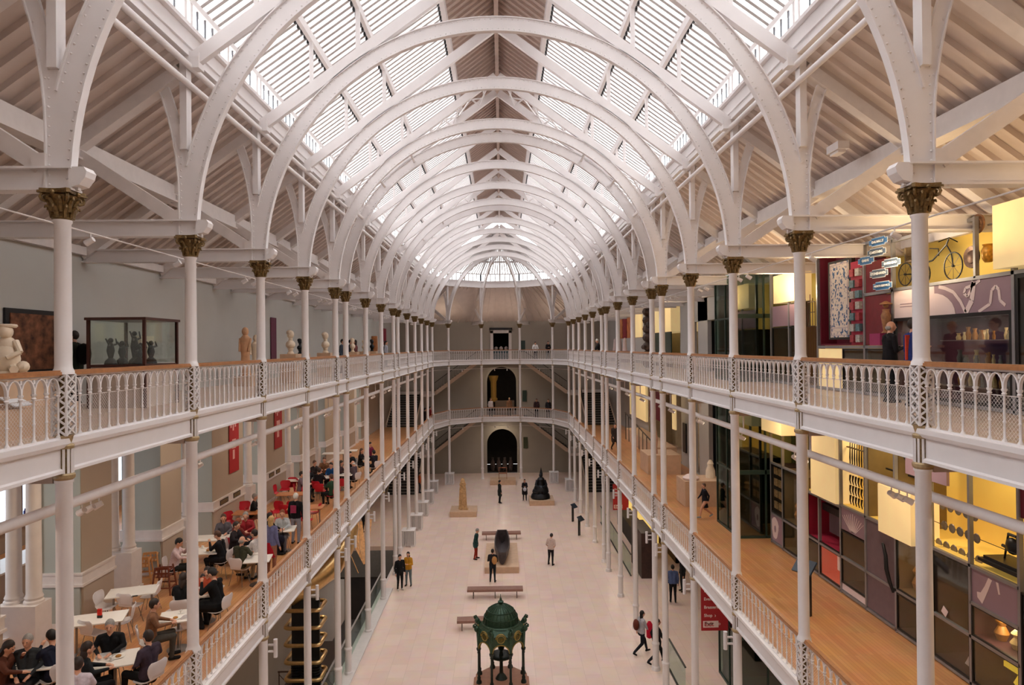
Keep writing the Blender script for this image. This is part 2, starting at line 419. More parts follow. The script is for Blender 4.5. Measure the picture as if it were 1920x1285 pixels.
# apse: polygon beam, aisle roof, glass half dome
m = MB(); g = MB(); q = MB(); rb = MB(); gl = MB(); bars = MB(); hd = MB()
W = [(-XW, YA), (-XW, YE), (-3.0, YE), (3.0, YE), (XW, YE), (XW, YA)]
for i in range(5):
    (ax, ay), (bx, by) = RIM[i], RIM[i+1]
    for z0, z1, w in ((18.0, 18.58, .12), (18.52, 18.6, .3), (17.97, 18.04, .26)):
        m.beam((ax, ay, (z0+z1)/2), (bx, by, (z0+z1)/2), w, z1-z0)
    (cx_, cy_), (dx_, dy_) = W[i], W[i+1]
    q.quad((ax, ay, 18.0), (bx, by, 18.0), (dx_, dy_, 14.93), (cx_, cy_, 14.93))
    n = 9
    for k in range(n):
        t = (k+.5)/n
        p = Vector((ax, ay, 17.95)).lerp(Vector((bx, by, 17.95)), t); r = Vector((cx_, cy_, 14.86)).lerp(Vector((dx_, dy_, 14.86)), t)
        q.beam(p, r, .09, .09)
    # clerestory strip in the apse
    for k in range(9):
        t = k/8; x, y = ax+(bx-ax)*t, ay+(by-ay)*t
        g.beam((x, y, 18.6), (x, y, 19.22), .09 if k % 4 else .16, .08)
    g.beam((ax, ay, 19.24), (bx, by, 19.24), .14, .1)
    gl.quad((ax, ay, 18.6), (bx, by, 18.6), (bx, by, 19.22), (ax, ay, 19.22))
    apex = Vector((0, YA-.3, 22.5))
    A, B = Vector((ax, ay, 19.28)), Vector((bx, by, 19.28))
    gl._add([A, B, apex], [(0, 1, 2)])
    for k in range(15):
        t = k/14; p = A.lerp(B, t)
        bars.beam(p, p.lerp(apex, .93 if k % 7 == 0 else .86), .09 if k % 7 else .14, .13)
    for f in (.3, .6, .86):
        bars.beam(A.lerp(apex, f)-Vector((0, 0, .08)), B.lerp(apex, f)-Vector((0, 0, .08)), .1, .16)
struct(m.build('trim_round_end_beam', WHITE, smooth=False)); struct(q.build('ceiling_round_end', CREAM, smooth=False))
o = struct(g.build('window_round_end_clerestory', mat('greyed_white_bars', (196, 190, 188)), smooth=False)); gl.build('glass', ROOFGLASS, o, smooth=False)
struct(bars.build('window_half_dome', mat('greyed_white_bars', (196, 190, 188)), smooth=False))

# clerestory windows and rooflights, one per bay and side (copies share their meshes)
KX = 1.52
def bay_meshes(L):
    out = {}
    f = MB(); x = 5.90; n = max(1, round(L/1.85)); w = (L-.24)/n
    f.box(x-.05, x+.05, .12, L-.12, 18.60, 18.66); f.box(x-.05, x+.05, .12, L-.12, 19.12, 19.2)
    for k in range(n+1): f.use(0).box(x-.05, x+.05, .12+k*w-.05, .12+k*w+.05, 18.6, 19.2)
    for k in range(n):
        f.use(1)
        for j in range(1, 5): f.box(x-.012, x+.012, .12+k*w+j*w/5-.022, .12+k*w+j*w/5+.022, 18.66, 19.12)
    e = MB(); e.quad((x, .12, 18.66), (x, L-.12, 18.66), (x, L-.12, 19.12), (x, .12, 19.12))
    out['c'] = (f.mesh('clerestory_frame', [WHITE, mat('grey_mullion', (96, 98, 104), .5)], False), e.mesh('clerestory_glass', ROOFGLASS, False))
    f = MB(); n = max(4, round(L/.262))
    for k in range(n):
        y = L*k/n
        f.beam((5.95, y, zr(5.95)-.02), (KX, y, zr(KX)-.02), .10, .09)
    out['b'] = f.mesh('glazing_bars', mat('greyed_white_bars', (214, 208, 206), .55, var=.03), False)
    f = MB()
    for xx, w_, h_ in ((KX, .14, .30), (3.42, .10, .22), (4.56, .10, .22), (5.92, .16, .12)):
        f.box(xx-w_/2, xx+w_/2, 0, L, zr(xx)-h_-.03, zr(xx)-.02)
    out['p'] = f.mesh('purlins', WHITE, False)
    f = MB()
    for xx in (KX+.13, 3.42+.11, 4.56+.11):
        for k in range(n):
            y = L*(k+.5)/n; f.cbox((xx, y, zr(xx)-.10), .06, .10, .09)
    out['v'] = f.mesh('vent_blocks', DARK, False)
    e = MB(); e.quad((5.95, 0, zr(5.95)), (5.95, L, zr(5.95)), (KX, L, zr(KX)), (KX, 0, zr(KX)))
    out['g'] = e.mesh('rooflight_panes', ROOFGLASS, False)
    return out
cache = {}
for i in range(len(YALL)-1):
    y0, L = YALL[i], round(YALL[i+1]-YALL[i], 2)
    key = round(L, 1)
    if key not in cache: cache[key] = (L, bay_meshes(L))
    L0, M_ = cache[key]
    for sgn in (-1, 1):
        o = struct(put('window_clerestory', M_['c'][0], None, (0, y0, 0))); o.scale = (sgn, L/L0, 1)
        put('glass', M_['c'][1], o)
        o = struct(put('window_rooflight', M_['b'], None, (0, y0, 0))); o.scale = (sgn, L/L0, 1)
        put('purlins', M_['p'], o); put('vents', M_['v'], o); put('glass', M_['g'], o)
# boarded ridge
m = MB()
zk = zr(KX); zt = zk+.95
for sgn in (-1, 1):
    m.quad((sgn*KX, Y0, zk), (sgn*KX, YA, zk), (0, YA, zt+.2), (0, Y0, zt+.2)); m.quad((sgn*KX, Y0, zk+.2), (sgn*KX, YA, zk+.2), (0, YA, zt+.4), (0, Y0, zt+.4))
    y = Y0+.2
    while y < YA-.2:
        m.beam((sgn*KX, y, zk-.05), (0, y, zt+.15), .05, .08); y += .36
m.box(-.07, .07, Y0, YA, zt-.25, zt+.15)
struct(m.build('ceiling_ridge', BOARD, smooth=False), 'boarded ridge ceiling tinted pinkish for its shade between the rooflights')
# ================================================================== IRONWORK
def arc(cx_, cz_, r, a0, a1, n): return [(cx_+r*math.cos(a0+(a1-a0)*k/n), cz_+r*math.sin(a0+(a1-a0)*k/n)) for k in range(n+1)]
ZC = 14.52; RI, RO = 5.72, 6.05
def rib_meshes(full=True):
    a1 = PI if full else PI/2
    n = 60 if full else 30
    web = MB()
    web.ribbon(arc(0, ZC, RI, 0, a1, n), arc(0, ZC, RO, 0, a1, n), -.035, .035)
    fl = MB()
    fl.ribbon(arc(0, ZC, RI-.02, 0, a1, n), arc(0, ZC, RI+.005, 0, a1, n), -.07, .07)
    fl.ribbon(arc(0, ZC, RO-.005, .23, a1-.23 if full else a1, n), arc(0, ZC, RO+.02, .23, a1-.23 if full else a1, n), -.07, .07)
    rv = MB()
    def dot(x, z):
        for s in (-1, 1):
            y = s*.036; y2 = s*.058
            rv._add([(x-.02, y, z), (x, y, z-.02), (x+.02, y, z), (x, y, z+.02), (x, y2, z)], [(0, 1, 4), (1, 2, 4), (2, 3, 4), (3, 0, 4)])
    k = int(RI*a1/.13)
    for j in range(k):
        a = a1*(j+.5)/k
        dot((RI+.045)*math.cos(a), ZC+(RI+.045)*math.sin(a))
        if a > .25 and (not full or a < PI-.25): dot((RO-.045)*math.cos(a+.01), ZC+(RO-.045)*math.sin(a+.01))
    for sg in ((-1, 1) if full else (1,)):
        # stem above the capital, splitting into rib, post and outward bracket
        br = arc(12.05, 17.3-2.0, 6.0, PI, PI-.52, 8)       # outer edge, curving away from the hall
        inn = arc(12.05, 17.3-2.0, 6.19, PI, PI-.52, 8)
        stem = [(sg*5.70, ZC+.02), (sg*6.05, ZC+.02)] + [(sg*x, z) for x, z in br[:4]] + [(sg*5.98, 16.35), (sg*5.90, 16.30)]
        yy = math.sqrt(RO**2-5.86**2)+ZC
        stem += [(sg*5.84, yy), (sg*(RI+.03)*math.cos(.28), ZC+RI*math.sin(.28)), (sg*(RI+.03)*math.cos(.14), ZC+RI*math.sin(.14))]
        web.prism(stem, 'y', -.033, .033)
        web.ribbon([(sg*x, z) for x, z in br], [(sg*x, z) for x, z in inn], -.034, .034)
        fl.ribbon([(sg*6.05, ZC), *[(sg*x, z) for x, z in br]], [(sg*6.03, ZC), *[(sg*(x-.02), z) for x, z in br]], -.07, .07)
        web.box(sg*5.86, sg*5.99, -.10, .10, 16.2, 18.0)
        for j in range(14):
            z = ZC+.12+j*.13
            dot(sg*6.0, z)
        for x, z in br[1:]: dot(sg*(x-.05), z)
        # straight rafter tangent to the arch and the little post up to the purlin
        web_r = None
    return web.mesh('arch_web', WHITE), fl.mesh('arch_flange', WHITE), rv.mesh('arch_rivets', WHITE, False)
RM = rib_meshes(True); RH = rib_meshes(False)
rf = MB(); rf.beam((5.75, 0, 17.93), (.05, 0, 22.12), .14, .26); rf.box(5.62, 5.9, -.12, .12, 17.75, 18.05)
rf.box(3.36, 3.46, -.05, .05, 19.6, zr(3.4)-.2); rf.box(4.52, 4.60, -.05, .05, 18.8, zr(4.56)-.2)
RAFT = rf.mesh('rafter', WHITE, False)
rfm = MB(); rfm.v = [(-x, y, z) for x, y, z in rf.v]; rfm.f = [tuple(reversed(f)) for f in rf.f]; rfm.m = rf.m
RAFTL = rfm.mesh('rafter', WHITE, False)
# aisle truss (right-hand side; the left is mirrored)
def truss(sg):
    t = MB(); t.box(sg*5.62, sg*XW, -.03, .03, 14.56, 14.86); t.box(sg*5.66, sg*XW, -.12, .12, 14.55, 14.58); t.box(sg*5.66, sg*XW, -.12, .12, 14.84, 14.87)
    t.prism([(sg*5.70, 14.58), (sg*5.70, 14.86), (sg*5.50, 14.86), (sg*5.46, 14.80), (sg*5.48, 14.72), (sg*5.56, 14.62)], 'y', -.11, .11)
    x = 6.2
    while x < XW:
        for y in (-.09, .09): t.lathe([(.016, -.012), (.001, -.022)], (sg*x, y, 14.562), 5)
        x += .16
    s = MB(); s.beam((sg*6.12, 0, 14.9), (sg*8.0, 0, 16.15), .12, .24); s.box(sg*6.02, sg*6.2, -.10, .10, 14.86, 15.05)
    p = MB(); p.beam((sg*6.0, 0, 17.72), (sg*XW, 0, 14.72), .24, .22)
    return t.mesh('tie_beam', WHITE, False), s.mesh('strut', WHITE2, False), p.mesh('principal_rafter', WHITE2, False)
TR = {sg: truss(sg) for sg in (-1, 1)}
words_row = ORD
for k, y in enumerate(YALL[1:]):
    vis = k-2
    nm = f"{ORD[vis]} in view" if 0 <= vis < 15 else 'overhead, beside the viewer'
    t = thing('arch_rib', f'white riveted iron arch spanning the hall, {ORD[k]} from the viewer', 'arch', (0, y, 0), 0, 'iron arches of the hall roof')
    for me, n_ in zip(RM, ('web', 'flange', 'rivets')): tag(put(n_, me, t), kind='stuff' if n_ == 'rivets' else None)
    put('rafter', RAFT, t); put('rafter', RAFTL, t)
    for sg, side in ((-1, 'left'), (1, 'right')):
        t = thing('aisle_truss', f'white timber and iron truss over the {side} upper gallery, {ORD[k]} from the viewer', 'truss', (0, y, 0), 0, f'roof trusses of the {side} aisle')
        for me, n_ in zip(TR[sg], ('tie_beam', 'strut', 'principal_rafter')): put(n_, me, t)
for k, (x, y, a) in enumerate(APSE):
    nm = ['far left', 'left of the middle', 'right of the middle', 'far right'][k]
    t = thing('arch_rib', f'white curved half rib of the round end, {nm}', 'arch', (0, YA, 0), PI-a, 'half ribs of the round end')
    for me, n_ in zip(RH, ('web', 'flange', 'rivets')): tag(put(n_, me, t), kind='stuff' if n_ == 'rivets' else None)
    t = thing('aisle_truss', f'white truss behind the round end, {nm}', 'truss', (0, YA, 0), PI-a, 'trusses of the round end')
    for me, n_ in zip(TR[1], ('tie_beam', 'strut', 'principal_rafter')): put(n_, me, t)
# long pipes tying the arches together
for sg, side in ((-1, 'left'), (1, 'right')):
    for z, w in ((17.78, 'upper'), (17.42, 'lower')):
        tag(MB().tube((sg*5.80, Y0+.1, z), (sg*5.80, YA, z), .06, n=10).build('tie_pipe', WHITE), f'{w} long white pipe tying the {side} feet of the arches', 'pipe')
# lattice braces between the paired arches
for y0, y1, w in ((YC[4], YC[5], 'nearer'), (YC[9-1], YC[9], 'farther')):
    m = MB(); ym = (y0+y1)/2
    for sg in (-1, 1):
        P = [Vector((sg*x, 0, 22.1-.735*x)) for x in (.5, 1.5, 2.5, 3.5, 4.5, 5.5)]
        for i, p in enumerate(P):
            m.tube((p.x, y0, p.z+.2), (p.x, y1, p.z+.2), .035, n=6)
            if i:
                o_ = P[i-1]
                m.tube((o_.x, y0, o_.z+.2), (p.x, y1, p.z+.2), .03, n=6); m.tube((o_.x, y1, o_.z+.2), (p.x, y0, p.z+.2), .03, n=6)
        Q = [(sg*(.15+.5*i), 22.3-.37*i if i % 2 == 0 else 22.0-.37*i-.45) for i in range(7)]
        for i in range(6): m.tube((Q[i][0], y0+.3, Q[i][1]), (Q[i+1][0], y0+.3, Q[i+1][1]), .03, n=6)
        for a in (.5, .75, 1.0):
            r = 5.9; m.tube((sg*r*math.cos(a), y0, ZC+r*math.sin(a)), (sg*r*math.cos(a), y1, ZC+r*math.sin(a)), .05, n=8)
            m.ball((sg*r*math.cos(a), y0+.15, ZC+r*math.sin(a)), .09, 8, 5)
    tag(m.build('roof_brace', WHITE), f'white lattice bracing between the {w} pair of close-set arches', 'brace')

# ------------------------------------------------------------------ columns
def shaft(z0, z1, r0=.105, r1=.10): return MB().lathe([(r0, z0), (r1, z1)], n=20)
c_base = MB().lathe([(.17, 0), (.17, .05), (.15, .09), (.155, .13), (.12, .17), (.125, .95), (.145, .97), (.145, 1.03), (.12, 1.06), (.11, 1.1)], n=20).mesh('base', WHITE)
c_s0 = shaft(1.1, G1-.44, .112, .105).mesh('shaft', WHITE)
def s_up(F, z1):
    m = MB().lathe([(.13, F+.98), (.13, F+1.02), (.11, F+1.06), (.105, F+1.1), (.10, z1-.05), (.115, z1-.03), (.115, z1)], n=20)
    return m.mesh('shaft', WHITE)
c_s1 = s_up(G1, G2-.44); c_s2 = s_up(G2, 14.16)
def lattice(F):
    m = MB(); h0, h1, w = F+.16, F+.98, .095
    for sx in (-1, 1):
        for sy in (-1, 1): m.box(sx*w-.012, sx*w+.012, sy*w-.012, sy*w+.012, h0, h1)
    n = 6; dz = (h1-h0)/n
    for k in range(n):
        za, zb = h0+k*dz, h0+(k+1)*dz
        for s in (-1, 1):
            m.beam((-w, s*w, za), (w, s*w, zb), .02, .024, up=(0, 1, 0)); m.beam((-w, s*w, zb), (w, s*w, za), .02, .024, up=(0, 1, 0))
            m.beam((s*w, -w, za), (s*w, w, zb), .02, .024, up=(1, 0, 0)); m.beam((s*w, -w, zb), (s*w, w, za), .02, .024, up=(1, 0, 0))
    m.use(1).lathe([(.055, h0), (.055, h1)], n=10)
    return m.mesh('lattice_post', [WHITE, GOLD], False)
def collar(F):
    m = MB()
    m.lathe([(.12, F-.02), (.125, F+.02), (.10, F+.05), (.11, F+.13), (.125, F+.16)], n=16)
    m.lathe([(.11, F-.44), (.135, F-.41), (.135, F-.37), (.115, F-.35)], n=16)
    return m.mesh('collar', GOLDL)
def fluted(F):
    m = MB(); m.use(1).lathe([(.10, F-.35), (.10, F-.02)], n=16); m.use(0)
    for k in range(12):
        a = 2*PI*k/12; m.tube((.103*math.cos(a), .103*math.sin(a), F-.35), (.103*math.cos(a), .103*math.sin(a), F-.02), .018, n=5)
    return m.mesh('fluted_drum', [WHITE, GOLD])
c_l = {F: (lattice(F), collar(F), fluted(F)) for F in (G1, G2)}
def capital():
    m = MB(); m.lathe([(.115, 14.16), (.118, 14.19), (.105, 14.2), (.11, 14.3), (.15, 14.42), (.20, 14.48)], n=20)
    for row, (z0, h, r, n, off) in enumerate(((14.18, .15, .12, 8, 0), (14.26, .18, .135, 8, PI/8))):
        for k in range(n):
            a = off+2*PI*k/n; c, s = math.cos(a), math.sin(a)
            m.path([(c*r*.95, s*r*.95, z0), (c*r*1.05, s*r*1.05, z0+h*.6), (c*(r+.04), s*(r+.04), z0+h*.95), (c*(r+.075), s*(r+.075), z0+h), (c*(r+.085), s*(r+.085), z0+h*.82)], [.03, .034, .028, .02, .01], 6)
    for k in range(4):
        a = PI/4+k*PI/2; c, s = math.cos(a), math.sin(a)
        P = [(c*(.20+.055*math.cos(t)), s*(.20+.055*math.cos(t)), 14.45+.055*math.sin(t)) for t in [x*PI/4 for x in range(8)]]
        m.path(P, .022, 5, closed=True); m.ball((c*.205, s*.205, 14.45), .025, 6, 4)
        b = k*PI/2; m.ball((.21*math.cos(b), .21*math.sin(b), 14.50), .034, 6, 4)
    return m.mesh('capital', GOLD)
def abacus():
    P = []
    for k in range(4):
        a = PI/4+k*PI/2
        P.append((.29*math.cos(a)-.02*math.sin(a), .29*math.sin(a)+.02*math.cos(a)))
        for t in (.25, .5, .75):
            p = Vector((.29*math.cos(a), .29*math.sin(a))).lerp(Vector((.29*math.cos(a+PI/2), .29*math.sin(a+PI/2))), t); P.append(tuple(p*(1-.14*math.sin(PI*t))))
        a += PI/2; P.append((.29*math.cos(a)+.02*math.sin(a), .29*math.sin(a)-.02*math.cos(a)))
    return MB().prism(P, 'z', 14.50, 14.53).prism([(x*.92, y*.92) for x, y in P], 'z', 14.53, 14.56).mesh('abacus', GOLD, False)
c_cap, c_ab = capital(), abacus()
def column(x, y, label, group, rz=0):
    t = thing('iron_column', label, 'column', (x, y, 0), rz, group)
    put('base', c_base, t); put('shaft', c_s0, t); put('shaft', c_s1, t); put('shaft', c_s2, t)
    for F in (G1, G2):
        l, c, f = c_l[F]; put('lattice_post', l, t); put('collar', c, t); put('fluted_drum', f, t)
    o = put('capital', c_cap, t); put('abacus', c_ab, o)
    return t
for sg, side in ((-1, 'left'), (1, 'right')):
    for k, y in enumerate([5.42]+YC):
        column(sg*HW, y, f'slender white iron column with gilt capital, {ORD[k]} from the viewer in the {side} row', f'iron columns of the {side} row')
for k, (x, y, a) in enumerate(APSE):
    column(x, y, f"slender white iron column of the round end, {['far left', 'just left of the end archway', 'just right of the end archway', 'far right'][k]}", 'iron columns of the round end', PI-a)
# white twin-tube lamps on the ground-floor shafts
def col_lamp():
    a = MB().lathe([(.05, -.22), (.05, .22)], n=12).mesh('lamp_tube', WHITE)
    b = MB().box(-.18, -.03, -.02, .02, .06, .1).box(-.18, -.03, -.02, .02, -.1, -.06).mesh('bracket', WHITE)
    return a, b
cl = col_lamp()
for sg, side in ((-1, 'left'), (1, 'right')):
    for k, y in enumerate(YC[1:]):
        t = thing('column_lamp', f'short white tube lamp bracketed under the lower gallery on the {ORD[k+2]} {side} column', 'lamp', (sg*(HW-.3), y, 5.05), 0 if sg < 0 else PI, f'tube lamps on the {side} columns')
        t.rotation_euler = (0, 0, 0 if sg < 0 else PI)
        put('lamp_tube', cl[0], t); put('bracket', cl[1], t)

# ------------------------------------------------------------------ balustrades
def baluster(z0, h, gap):
    """one turned iron baluster standing at x=0"""
    return MB().lathe([(.03, z0), (.03, z0+.03), (.014, z0+.06), (.014, z0+h*.28), (.022, z0+h*.30), (.014, z0+h*.32), (.013, z0+h*.66), (.03, z0+h*.69), (.018, z0+h*.71), (.032, z0+h*.74), (.032, z0+h*.76)], n=8)
def panel_meshes(L, F0=.12, top=.98):
    """a bay of balustrade along +x, between two lattice posts, floor level at z=0"""
    x0, x1 = .11, L-.11; n = max(3, round((x1-x0)/.236)); g = (x1-x0)/n
    h = top-F0-.03; zb = F0
    rail = MB().box(x0-.02, x1+.02, -.055, .055, top-.01, top+.035); rail.box(x0-.02, x1+.02, -.04, .04, top+.035, top+.055)
    arc_ = MB().box(x0, x1, -.02, .02, top-.035, top-.01); arc_.box(x0, x1, -.03, .03, zb-.01, zb+.02)
    zs = zb+h*.76; r = g/2-.012
    for k in range(n):
        c = x0+g*(k+.5); hh = (top-.04-zs)
        A = [(c+r*math.cos(a*PI/8), zs+hh*math.sin(a*PI/8)*.93) for a in range(9)]
        B = [(c+(r+.022)*math.cos(a*PI/8), zs+hh*math.sin(a*PI/8)) for a in range(9)]
        arc_.ribbon(A, B, -.018, .018)
        arc_.cbox((x0+g*k, 0, top-.075), .03, .02, .05)
    one = baluster(zb, h, g)
    allb = MB()
    for k in range(n+1):
        allb._add([(x+x0+g*k, y, z) for x, y, z in one.v], one.f)
    net = MB(); s = .055; zt = zb+h*.66; H_ = zt-zb-.03; z_ = zb+.03; t = .0032
    k = -H_
    while k < x1-x0:
        for d in (1, -1):
            a0, a1 = max(0, -k), min(H_, x1-x0-k)
            if a1 > a0:
                pa = (x0+k+a0, z_+(a0 if d > 0 else H_-a0)); pb = (x0+k+a1, z_+(a1 if d > 0 else H_-a1))
                y = .03+.001*d; o_ = t
                net._add([(pa[0], y, pa[1]-o_), (pb[0], y, pb[1]-o_), (pb[0], y, pb[1]+o_), (pa[0], y, pa[1]+o_)], [(0, 1, 2, 3)])
        k += s
    net.box(x0, x1, .026, .034, zt-.006, zt+.006)
    return dict(n=n, g=g, x0=x0, rail=rail.mesh('handrail', RAILW, False), arc=arc_.mesh('arcade', WHITE), one=one.mesh('baluster', WHITE), all=allb.mesh('balusters', WHITE), net=net.mesh('wire_mesh', WHITE2, False))
pc = {}
def panel(p, q, F, label, group, near):
    p, q = Vector(p), Vector(q); L = (q-p).length; key = round(L, 1)
    if key not in pc: pc[key] = (L, panel_meshes(L))
    L0, d = pc[key]
    t = thing('balustrade_panel', label, 'balustrade', (p.x, p.y, F), math.atan2(q.y-p.y, q.x-p.x), group); t.scale = (L/L0, 1, 1)
    put('handrail', d['rail'], t); put('arcade', d['arc'], t); put('wire_mesh', d['net'], t)
    if near:
        for k in range(d['n']+1): put('baluster', d['one'], t, (d['x0']+d['g']*k, 0, 0))
    else: put('balusters', d['all'], t)
YB = [1.7, 5.42] + YC
for F, lv in ((G2, 'upper'), (G1, 'lower')):
    for i in range(len(YB)-1):
        a, b = YB[i], YB[i+1]
        near = (a < 16 if F == G2 else 8 < a < 20)
        for sg, side in ((-1, 'left'), (1, 'right')):
            P, Q = ((-HW, a), (-HW, b)) if sg < 0 else ((HW, b), (HW, a))
            panel(P, Q, F, f'white iron balustrade bay with oak handrail, {ORD[i]} along the {side} {lv} gallery', f'{lv} gallery balustrade, {side} side', near)
    for i in range(5):
        panel(RIM[i], RIM[i+1], F, f"white iron balustrade across the {lv} gallery's round end, {['leftmost', 'second from left', 'middle', 'second from right', 'rightmost'][i]} bay", f'{lv} gallery balustrade, round end', False)
# ================================================================== PEOPLE
PM = {}
def cmat(rgb, rough=.75):
    k = tuple(int(c) for c in rgb)
    if k not in PM: PM[k] = mat('cloth_%02x%02x%02x' % k, k, rough, var=.12, scale=25, spec=.2)
    return PM[k]
SKIN = {'a': mat('skin_fair', (214, 160, 132), .5, var=.05, scale=20), 'b': mat('skin_tan', (186, 128, 98), .5, var=.05, scale=20), 'c': mat('skin_brown', (120, 78, 58), .5, var=.05, scale=20)}
HAIR = {k: mat('hair_'+k, c, .6, var=.25, scale=60) for k, c in dict(black=(22, 18, 17), dark=(44, 30, 24), brown=(84, 54, 36), blonde=(196, 160, 104), grey=(150, 146, 142), white=(220, 216, 208), red=(130, 66, 36)).items()}
POSES = {
 # joints in metres, facing +y, feet on z=0: hip, knee, ankle, toe; shoulder, elbow, wrist  (L = -x, R = +x)
 'stand': dict(hz=.94, kn=((-.10, .02, .50), (.10, .02, .50)), an=((-.11, -.02, .09), (.11, -.02, .09)), el=((-.25, -.02, 1.13), (.25, -.02, 1.13)), wr=((-.25, .06, .87), (.25, .06, .87))),
 'hold': dict(hz=.94, kn=((-.11, .02, .50), (.10, .02, .50)), an=((-.13, -.02, .09), (.12, -.02, .09)), el=((-.25, .02, 1.13), (.25, .02, 1.13)), wr=((-.07, .26, 1.20), (.07, .26, 1.20))),
 'look': dict(hz=.94, kn=((-.12, .03, .50), (.10, .02, .50)), an=((-.16, .02, .09), (.13, -.05, .09)), el=((-.27, -.05, 1.14), (.27, -.05, 1.14)), wr=((-.14, .05, .95), (.14, .05, .95)), lean=.10, nod=.5),
 'walk': dict(hz=.92, kn=((-.09, .20, .54), (.09, -.02, .48)), an=((-.09, .30, .13), (.09, -.38, .20)), el=((-.24, -.14, 1.14), (.24, .10, 1.14)), wr=((-.22, -.10, .90), (.22, .26, .95)), lean=.05),
 'lean': dict(hz=.93, kn=((-.10, -.04, .50), (.10, .02, .50)), an=((-.12, -.12, .09), (.12, -.10, .09)), el=((-.26, .20, 1.10), (.26, .20, 1.10)), wr=((-.12, .40, 1.02), (.12, .40, 1.02)), lean=.22, nod=.3),
 'sit': dict(hz=.52, kn=((-.13, .44, .52), (.13, .44, .52)), an=((-.12, .42, .09), (.12, .40, .09)), el=((-.26, .10, .84), (.26, .10, .84)), wr=((-.10, .36, .80), (.12, .36, .80)), lean=.10, nod=.1),
 'sitback': dict(hz=.52, kn=((-.13, .44, .52), (.13, .44, .50)), an=((-.10, .50, .09), (.12, .36, .09)), el=((-.27, .0, .82), (.27, .02, .84)), wr=((-.14, .22, .68), (.10, .24, .66)), lean=-.03, nod=.1),
 'siteat': dict(hz=.52, kn=((-.13, .44, .52), (.13, .44, .52)), an=((-.12, .34, .09), (.12, .38, .09)), el=((-.27, .18, .86), (.27, .18, .86)), wr=((-.08, .30, 1.02), (.14, .38, .80)), lean=.18, nod=.45),
}
npeople = [0]
def person(label, loc, face=0, pose='stand', top=(40, 40, 44), bottom=(30, 30, 34), skin='a', hair='dark', shoes=(28, 26, 26), s=1.0, long=False, coat=0, skirt=None, fem=False, voxel=.024, group=None, bald=False, turn=0, sleeves=True, cap=None, name='person'):
    P = POSES[pose]; hz = P['hz']; lean = P.get('lean', 0); nod = P.get('nod', 0)
    sw = .165 if fem else .19
    tz = 1.44-.94+hz; chest = Vector((0, lean*.5*.5, hz+.34)); up = Vector((0, math.sin(lean), math.cos(lean)))
    hip = Vector((0, 0, hz)); shc = hip+up*(tz-hz)
    dsh = shc-Vector((0, 0, tz))
    S = []
    def cap_(a, b, r0, r1, c): S.append((Vector(a), Vector(b), r0, r1, c))
    # torso as overlapping tapered capsules
    for sx in (-1, 1):
        cap_(hip+Vector((sx*.07, 0, 0)), hip+up*.22+Vector((sx*.05, 0, 0)), .125 if not coat else .14, .112, 1 if hz > .6 or True else 2)
        cap_(hip+up*.22+Vector((sx*.055, .005, 0)), shc+Vector((sx*.095, 0, -.09)), .112, .115, 1)
        cap_(hip+Vector((sx*.075, -.01, -.05)), hip+Vector((sx*.08, 0, -.10)), .11, .10, 2)
        cap_(shc+Vector((sx*.04, -.01, .0)), shc+Vector((sx*sw, 0, -.02)), .072, .066, 1)
    neck = shc+Vector((0, .0, .03)); hc = shc+up*.115+Vector((0, .02+.04*nod, .035-.02*nod))
    cap_(neck, hc, .052, .052, 0)
    for i, sx in enumerate((-1, 1)):
        h = hip+Vector((sx*.095, 0, -.03)); k = Vector(P['kn'][i]); a = Vector(P['an'][i])
        cap_(h, k, .098, .07, 2); cap_(k, a+Vector((0, 0, .0)), .066, .048, 2)
        d = Vector((0, 1, 0))
        toe = a+Vector((sx*.02, .15, -.045)); heel = a+Vector((0, -.035, -.045))
        if a.z > .15 and a.y < 0: toe = a+Vector((0, .09, -.13))
        cap_(heel, toe, .042, .036, 3)
        sh = shc+Vector((sx*sw, 0, -.02)); e = Vector(P['el'][i])+dsh*.6; w = Vector(P['wr'][i])+dsh*.6
        e.x *= (sw/.19); cap_(sh, e, .064, .052, 1); cap_(e, w, .050 if sleeves else .038, .03, 1 if sleeves else 0)
        hd = (w-e).normalized(); side = hd.cross(Vector((sx, 0, 0)))
        palm = w+hd*.065; cap_(w, palm, .026, .034, 0)
        for q in range(4):
            o_ = Vector((0, 0, 1)).cross(hd); o_ = o_.normalized() if o_.length > .1 else Vector((0, 1, 0))
            f0 = palm+o_*(.012*(q-1.5)*1.5); f1 = f0+hd*(.045+.008*(1.5-abs(q-1.5))); f2 = f1+hd*.02+Vector((-sx*.012, 0, -.012))
            cap_(f0, f1, .012, .0105, 0); cap_(f1, f2, .0105, .009, 0)
        cap_(w+hd*.02, w+hd*.06+Vector((-sx*.035, .012, 0)), .013, .011, 0)
    if coat:
        for sx in (-1, 1):
            kk = Vector(P['kn'][0 if sx < 0 else 1]); h = hip+Vector((sx*.09, 0, 0)); cap_(h, h.lerp(kk, coat), .145, .14, 1)
    skirtm = skirt
    m = MB()
    for a, b, r0, r1, c in S:
        m.tube(a, b, r0, r1, n=10); m.ball(a, r0*1.0, 10, 6); m.ball(b, r1*1.0, 10, 6)
    # head: skull, jaw, nose, ears
    q = MB(); q.ball((0, 0, 0), .098, 14, 10, .82, 1.0, 1.12); q.ball((0, .028, -.055), .062, 10, 8, .85, 1, 1.0)
    q.tube((0, .09, .012), (0, .112, -.028), .012, .02, 6); q.ball((0, .106, -.03), .019, 6, 5); q.ball((0, .082, -.066), .022, 8, 5, 1.3, .6, .6)
    for sx in (-1, 1): q.ball((sx*.083, -.005, -.01), .026, 6, 5, .5, 1, 1.3)
    M = Matrix.Translation(hc+Vector((0, .01, .06))) @ Matrix.Rotation(turn, 4, 'Z') @ Matrix.Rotation(-nod-lean*.5, 4, 'X')
    m._add([M @ Vector(v) for v in q.v], q.f)
